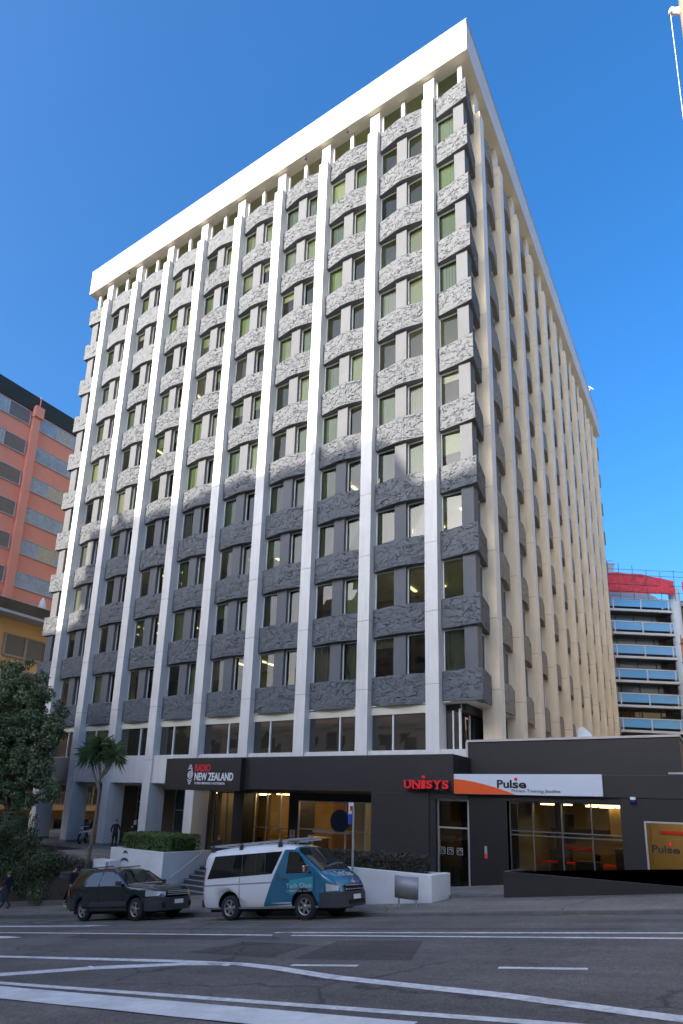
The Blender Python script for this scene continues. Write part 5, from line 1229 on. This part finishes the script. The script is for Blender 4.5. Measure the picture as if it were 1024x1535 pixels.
for s in range(6):
    z0=41.0-3.4*s
    for y0 in (-18.0,-10.4,-2.8,4.8,12.4): 
        k+=1; apt_window(y0,y0+6.5,z0,z0+1.55,XB+.02,3 if (s+k)%4==0 else 0,ab,0)
for s in range(6):
    z0=17.5-3.4*s-.3
    if z0<-3: continue
    for y0 in (-10.4,-2.8,4.8,12.4):
        fr=MB(); 
        for y in np.arange(y0,y0+6.6,2.15): fr.box(XB+.12,XB+.24,y-.12,y+.12,z0-.1,z0+2.0)
        fr.box(XB+.12,XB+.30,y0,y0+6.5,z0-.2,z0); fr.box(XB+.12,XB+.24,y0,y0+6.5,z0+1.9,z0+2.05); o=ata(fr.build('window',M['beigeframe'],ab))
        p=MB(); p.quad((XB+.16,y0,z0),(XB+.16,y0+6.5,z0),(XB+.16,y0+6.5,z0+1.9),(XB+.16,y0,z0+1.9)); p.build('pane',M['louvreglass'] if s<3 else M['darkpane'],o,fix=False)
b=MB(); b.box(XB,XB+2.2,-30,30,20.6,20.85,0); b.box(XB+2.1,XB+2.2,-30,30,20.85,21.9,1); b.box(XB+2.08,XB+2.22,-30,30,21.9,21.97,0)
for y in np.arange(-30,30,2.4): b.box(XB+2.06,XB+2.12,y,y+.06,20.85,21.9,0)
ata(b.build('terrace_balustrade',[M['aptframe'],M['darkglass']],ab))
for z in (3.0,6.4):
    b=MB(); b.box(XB+.1,XB+2.0,-30,30,z,z+.5,0); b.box(XB+1.94,XB+2.0,-30,30,z+1.4,z+1.47,1)
    for y in np.arange(-30,30,.35): b.box(XB+1.95,XB+1.99,y,y+.03,z+.5,z+1.4,1)
    ata(b.build('balcony',[M['apricot'],M['plastic']],ab))
tu=empty('terrace_umbrella',(XB+1.2,7.4,20.85),'folded cream umbrella on the terrace of the coral building','umbrella')
b=MB(); b.tube([(0,0,0),(0,0,2.2)],.03,6); b.build('pole',M['aptframe'],tu); b=MB(); b.lathe([(.03,2.5),(.22,2.2),(.40,1.5),(.30,.9),(.05,.85)],(0,0,0),'Z',12); b.build('canopy',M['textwhite'],tu)
# ---------------------------------------------------------------- glass office under renovation on the right, behind the tower
P0=Vector((1.64,52.93,0)); dv=Vector((math.cos(R(35.2)),math.sin(R(35.2)),0)); nv=Vector((dv.y,-dv.x,0))
go=empty('balcony_office',(4,56,6),'glass office with blue balcony panels and white rails behind the black shop','office building')
def GM(u,v,z): p=P0+dv*u-nv*v; return (p.x,p.y,z)   # v>0 goes back
def gbox(b,u0,u1,v0,v1,z0,z1,mi=0): b.hexa([GM(u0,v0,z0),GM(u1,v0,z0),GM(u1,v1,z0),GM(u0,v1,z0)],[GM(u0,v0,z1),GM(u1,v0,z1),GM(u1,v1,z1),GM(u0,v1,z1)],mi)
def atg(o): o.location=(-4,-56,-6); return o
U0,U1=-14,7.3; FH=2.96
b=MB(); gbox(b,U0,U1-.2,1.6,14,-3,31,0); atg(b.build('core',M['dark'],go))
for s in range(9):
    zt=30.35-FH*s-.0
    b=MB(); gbox(b,U0,U1+.15,-.05,1.7,zt-1.66,zt-1.38,0); gbox(b,U0,U1+.1,.1,1.6,zt-1.75,zt-1.62,1); atg(b.build('balcony_slab',[M['aptframe'],M['plastic']],go))
    b=MB(); gbox(b,U0,U1+.1,-.06,.02,zt-.10,zt+.02,0)
    for u in np.arange(U0+.35,U1+.1,3.42): gbox(b,u,u+.14,-.05,.05,zt-1.42,zt-.10,0)
    gbox(b,U1,U1+.12,-.05,.05,zt-1.42,zt-.1,0)
    o=atg(b.build('balcony_rail',M['aptframe'],go))
    b=MB(); gbox(b,U0,U1,.0,.03,zt-1.08,zt-.12,0); b.build('balcony_glass',M['bluepanel'],o)
    b=MB(); gbox(b,U0,U1-1.1,1.5,1.55,zt-3.0,zt-1.75,0); o=atg(b.build('window',M['skyglass'] if s<4 else M['firstglass'],go))
    b=MB(); 
    for u in np.arange(U0+1.2,U1-1,2.3): gbox(b,u,u+.07,1.42,1.5,zt-3.0,zt-1.75,0)
    b.build('mullion',M['plastic'],o)
b=MB(); b.lathe([(.62,-6),(.62,31.8),(.55,31.9),(.001,31.9)],GM(8.0,.3,0),'Z',20); 
for z in np.arange(2,31,3): b.lathe([(.63,z),(.64,z+.04),(.63,z+.08)],GM(8.0,.3,0),'Z',20)
atg(b.build('round_column',M['palecol'],go))
b=MB(); gbox(b,8.6,20,.6,12,-3,30.5,0); 
for s in range(9): gbox(b,8.6,20,.3,.6,30.2-FH*s-.4,30.2-FH*s,1)
atg(b.build('side_wing',[M['louvreglass'],M['aptframe']],go))
b=MB(); gbox(b,U0,2.2,3,9,31,36.0,0); b.hexa([GM(2.2,3,31),GM(7.6,3,31),GM(7.6,9,31),GM(2.2,9,31)],[GM(2.2,3,34.9),GM(7.6,3,31.6),GM(7.6,9,31.6),GM(2.2,9,34.9)],1); gbox(b,U0,2.4,2.9,9.1,36.0,36.12,1)
atg(b.build('roof_house',[M['palecol'],M['aptframe']],go))
nt_=empty('safety_netting',(4,54,31),'red construction netting draped along the top floor of the glass office','netting')
b=MB(); vs=[]; n=40
for i in range(n+1):
    u=U0+(7.4-U0)*i/n; top=33.3+.15*noise.noise(Vector((u*.9,0,0))) - max(0,u-3)*.16
    for k in range(7):
        t_=k/6; z=30.75+(top-30.75)*t_; v=-.75+.18*noise.noise(Vector((u*1.1,z*.8,2)))-.15*math.sin(t_*3.1)
        vs.append(GM(u,v,z))
b.add(vs,[(i*7+k,(i+1)*7+k,(i+1)*7+k+1,i*7+k+1) for i in range(n) for k in range(6)],0,True); o=b.build('net',M['rednet'],nt_,fix=False); o.location=(-4,-54,-31)
b=MB(); vs=[]
for i in range(9):
    for k in range(7): vs.append(GM(8.6+.5*i,-.6+.2*noise.noise(Vector((i*.6,k*.5,1))),27.5+k*.85-.0*i))
b.add(vs,[(i*7+k,(i+1)*7+k,(i+1)*7+k+1,i*7+k+1) for i in range(8) for k in range(6)],0,True); o=b.build('net',M['rednet'],nt_,fix=False); o.location=(-4,-54,-31)
sc_=empty('scaffolding',(4,54,30),'thin scaffold poles and rails around the roof of the glass office','scaffolding')
def ats2(o): o.location=(-4,-54,-30); return o
for u in np.arange(U0+1,16,1.7):
    b=MB(); b.tube([GM(u,-.9,29.9),GM(u+.05,-.9,34.0+.5*math.sin(u*3))],.035,5); ats2(b.build('standard',M['scaff'],sc_))
for z in (30.9,31.8,33.0,33.7): b=MB(); b.tube([GM(U0,-.92,z),GM(16,-.92,z)],.03,5); ats2(b.build('ledger',M['scaff'],sc_))
for u in (1.2,2.9,9.2): b=MB(); b.tube([GM(u,-.95,30.9),GM(u+1.4,-.95,33.0)],.03,5); ats2(b.build('brace',M['scaff'],sc_))
for u in (0.2,.7,1.3): b=MB(); b.tube([GM(u,3.2,36.1),GM(u,3.2,36.9)],.03,5); ats2(b.build('standard',M['scaff'],sc_))
b=MB(); b.tube([GM(-2,3.2,36.6),GM(2.2,3.2,36.55)],.03,5); ats2(b.build('ledger',M['scaff'],sc_))
# orange wrapped hoist tower beside it
ht=empty('hoist_tower',(9,50,10),'scaffold tower wrapped in orange netting at the right edge','scaffold tower')
def HM(u,v,z): 
    p=Vector((9.15,50.0,0))+dv*u-nv*v; return (p.x,p.y,z)
def ath(o): o.location=(-9,-50,-10); return o
for u in (0,1.3,2.6):
    for v in (0,1.2): b=MB(); b.tube([HM(u,v,4),HM(u,v,24.2)],.05,6); ath(b.build('standard',M['scaff'],ht))
for z in np.arange(8.5,24.3,2.1): b=MB(); b.tube([HM(-.15,-.05,z),HM(2.8,-.05,z)],.05,6); b.tube([HM(-.05,-.1,z),HM(-.05,1.4,z)],.05,6); ath(b.build('ledger',M['scaff'],ht))
for z in np.arange(12.7,22,4.2): b=MB(); b.tube([HM(0,-.07,z),HM(1.3,-.07,z+4.2)],.045,6); ath(b.build('brace',M['palecol'],ht))
b=MB(); vs=[]
for k in range(13):
    z=14.2+k*.8; 
    for u,v in ((-.02,1.2),(-.02,.5),(-.02,.02),(.7,.0),(1.5,.0),(2.6,.0)): vs.append(HM(u,v+.08*noise.noise(Vector((u,z,3))),z))
b.add(vs,[(k*6+i,k*6+i+1,(k+1)*6+i+1,(k+1)*6+i) for k in range(12) for i in range(5)],0,True); ath(b.build('net',M['orangenet'],ht,fix=False))
# ---------------------------------------------------------------- tall lamp pole on the near footpath, right edge
lp=empty('lamp_pole',(13.85,-17.0,2.9),'tall tan pole with white lamp arm at the top right edge','lamp pole')
lp.location=(12.36,-11,2.7)
b=MB(); b.tube([(0,0,-.2),(0,0,12),(0,0,22.2),(0,0,25)],[.34,.27,.215,.17],16); b.build('pole',M['tanpole'],lp)
b=MB(); b.tube([(-.15,0,22.35),(-.27,0,22.50),(-.33,0,22.56)],[.07,.085,.075],10); b.lathe([(.001,.10),(.06,.09),(.085,.03),(.085,-.06),(.05,-.07),(.001,-.07)],(-.37,0,22.58),'Z',12); b.build('lamp_head',M['textwhite'],lp)
b=MB(); b.tube([(-.12,0,22.22),(-.25,0,22.42)],.035,6); b.build('bracket',M['orange'],lp)
b=MB(); b.tube([(-.41,0,22.5),(-.455,0,18.4),(-.42,0,2)],.009,5); b.build('halyard',M['textwhite'],lp)
# ---------------------------------------------------------------- building across the street (behind the camera): casts the shade
opp=empty('apartment_block',(-5,-62,0),'tall tan apartment block across the street with rows of balconies','apartment block')
b=MB()
b.box(-41.3,-16.8,-80,-62,-5,48.1); b.box(-16.8,-7.5,-80,-62.2,-3,44.9); b.box(-7.5,26,-80,-62.2,-3,31); b.box(-52,-41.3,-80,-62.3,-8,40.8); b.box(-80,-52,-80,-62.3,-8,24)
for x,w,h in [(-38.6,.3,1.4),(-30,4.0,.6),(-21.6,.3,1.7),(-19.1,.2,.7)]: b.box(x,x+w,-66,-62.6,48.1,48.1+h)
o=b.build('wall',M['oppwall'],opp); o.location=(5,62,0)
wn=MB()
for z in np.arange(3,44,3.3):
    for x in np.arange(-68,56,3.6):
        if (z>38 and x<-43) or (z>21 and x<-52) or (z>28 and x>-9) or x>23: continue
        yf=-62 if -41.3<x<-16.8 else -62.2 if x>=-16.8 else -62.3
        wn.box(x,x+2.1,yf,yf+.05,z,z+1.8,0)
        if int(x*7)%3==0: wn.box(x-.3,x+2.4,yf,yf+.8,z-.35,z-.2,1); wn.box(x-.3,x+2.4,yf+.75,yf+.8,z-.2,z+.75,1)
tag(wn.build('window',[M['darkpane'],M['oppwall2']],opp),kind='stuff').location=(5,62,0)
low=empty('terrace_houses',(0,-30,0),'low tan rendered flats facing the tower from the near side of the street','flats')
b=MB(); b.box(-50,60,-42,-30.4,-6,13); b.box(-50,60,-30.6,-30.1,12.6,13.2)
b.build('wall',M['oppwall'],low).location=(0,30,0)
wn=MB()
for z in (3.5,6.7,9.9):
    for x in np.arange(-48,58,2.9): wn.box(x,x+1.3,-30.4,-30.34,z,z+1.9,0); wn.box(x-.1,x+1.4,-30.4,-30.25,z-.12,z,1)
    for x in np.arange(-48,58,8.7): wn.box(x,x+4,-30.4,-29.5,z-.4,z-.25,1); wn.box(x,x+4,-29.55,-29.5,z-.25,z+.7,1)
tag(wn.build('window',[M['darkpane'],M['oppwall2']],low),kind='stuff').location=(0,30,0)

side=empty('bounce_block',(30,20,2),'unseen cream block added right of the frame to bounce warm light onto the tower','office block')  # unseen block, added to throw warm sunlight back on the right facade
b=MB(); b.box(19,40,-5,75,0,33); b.build('wall',M['bouncewall'],side).location=(-30,-20,-2)
wn=MB()
for z in np.arange(6,31,3.5):
    for y in np.arange(-3,73,3.2): wn.box(18.96,19.0,y,y+1.4,z,z+1.6,0)
tag(wn.build('window',[M['darkpane']],side),kind='stuff').location=(-30,-20,-2)
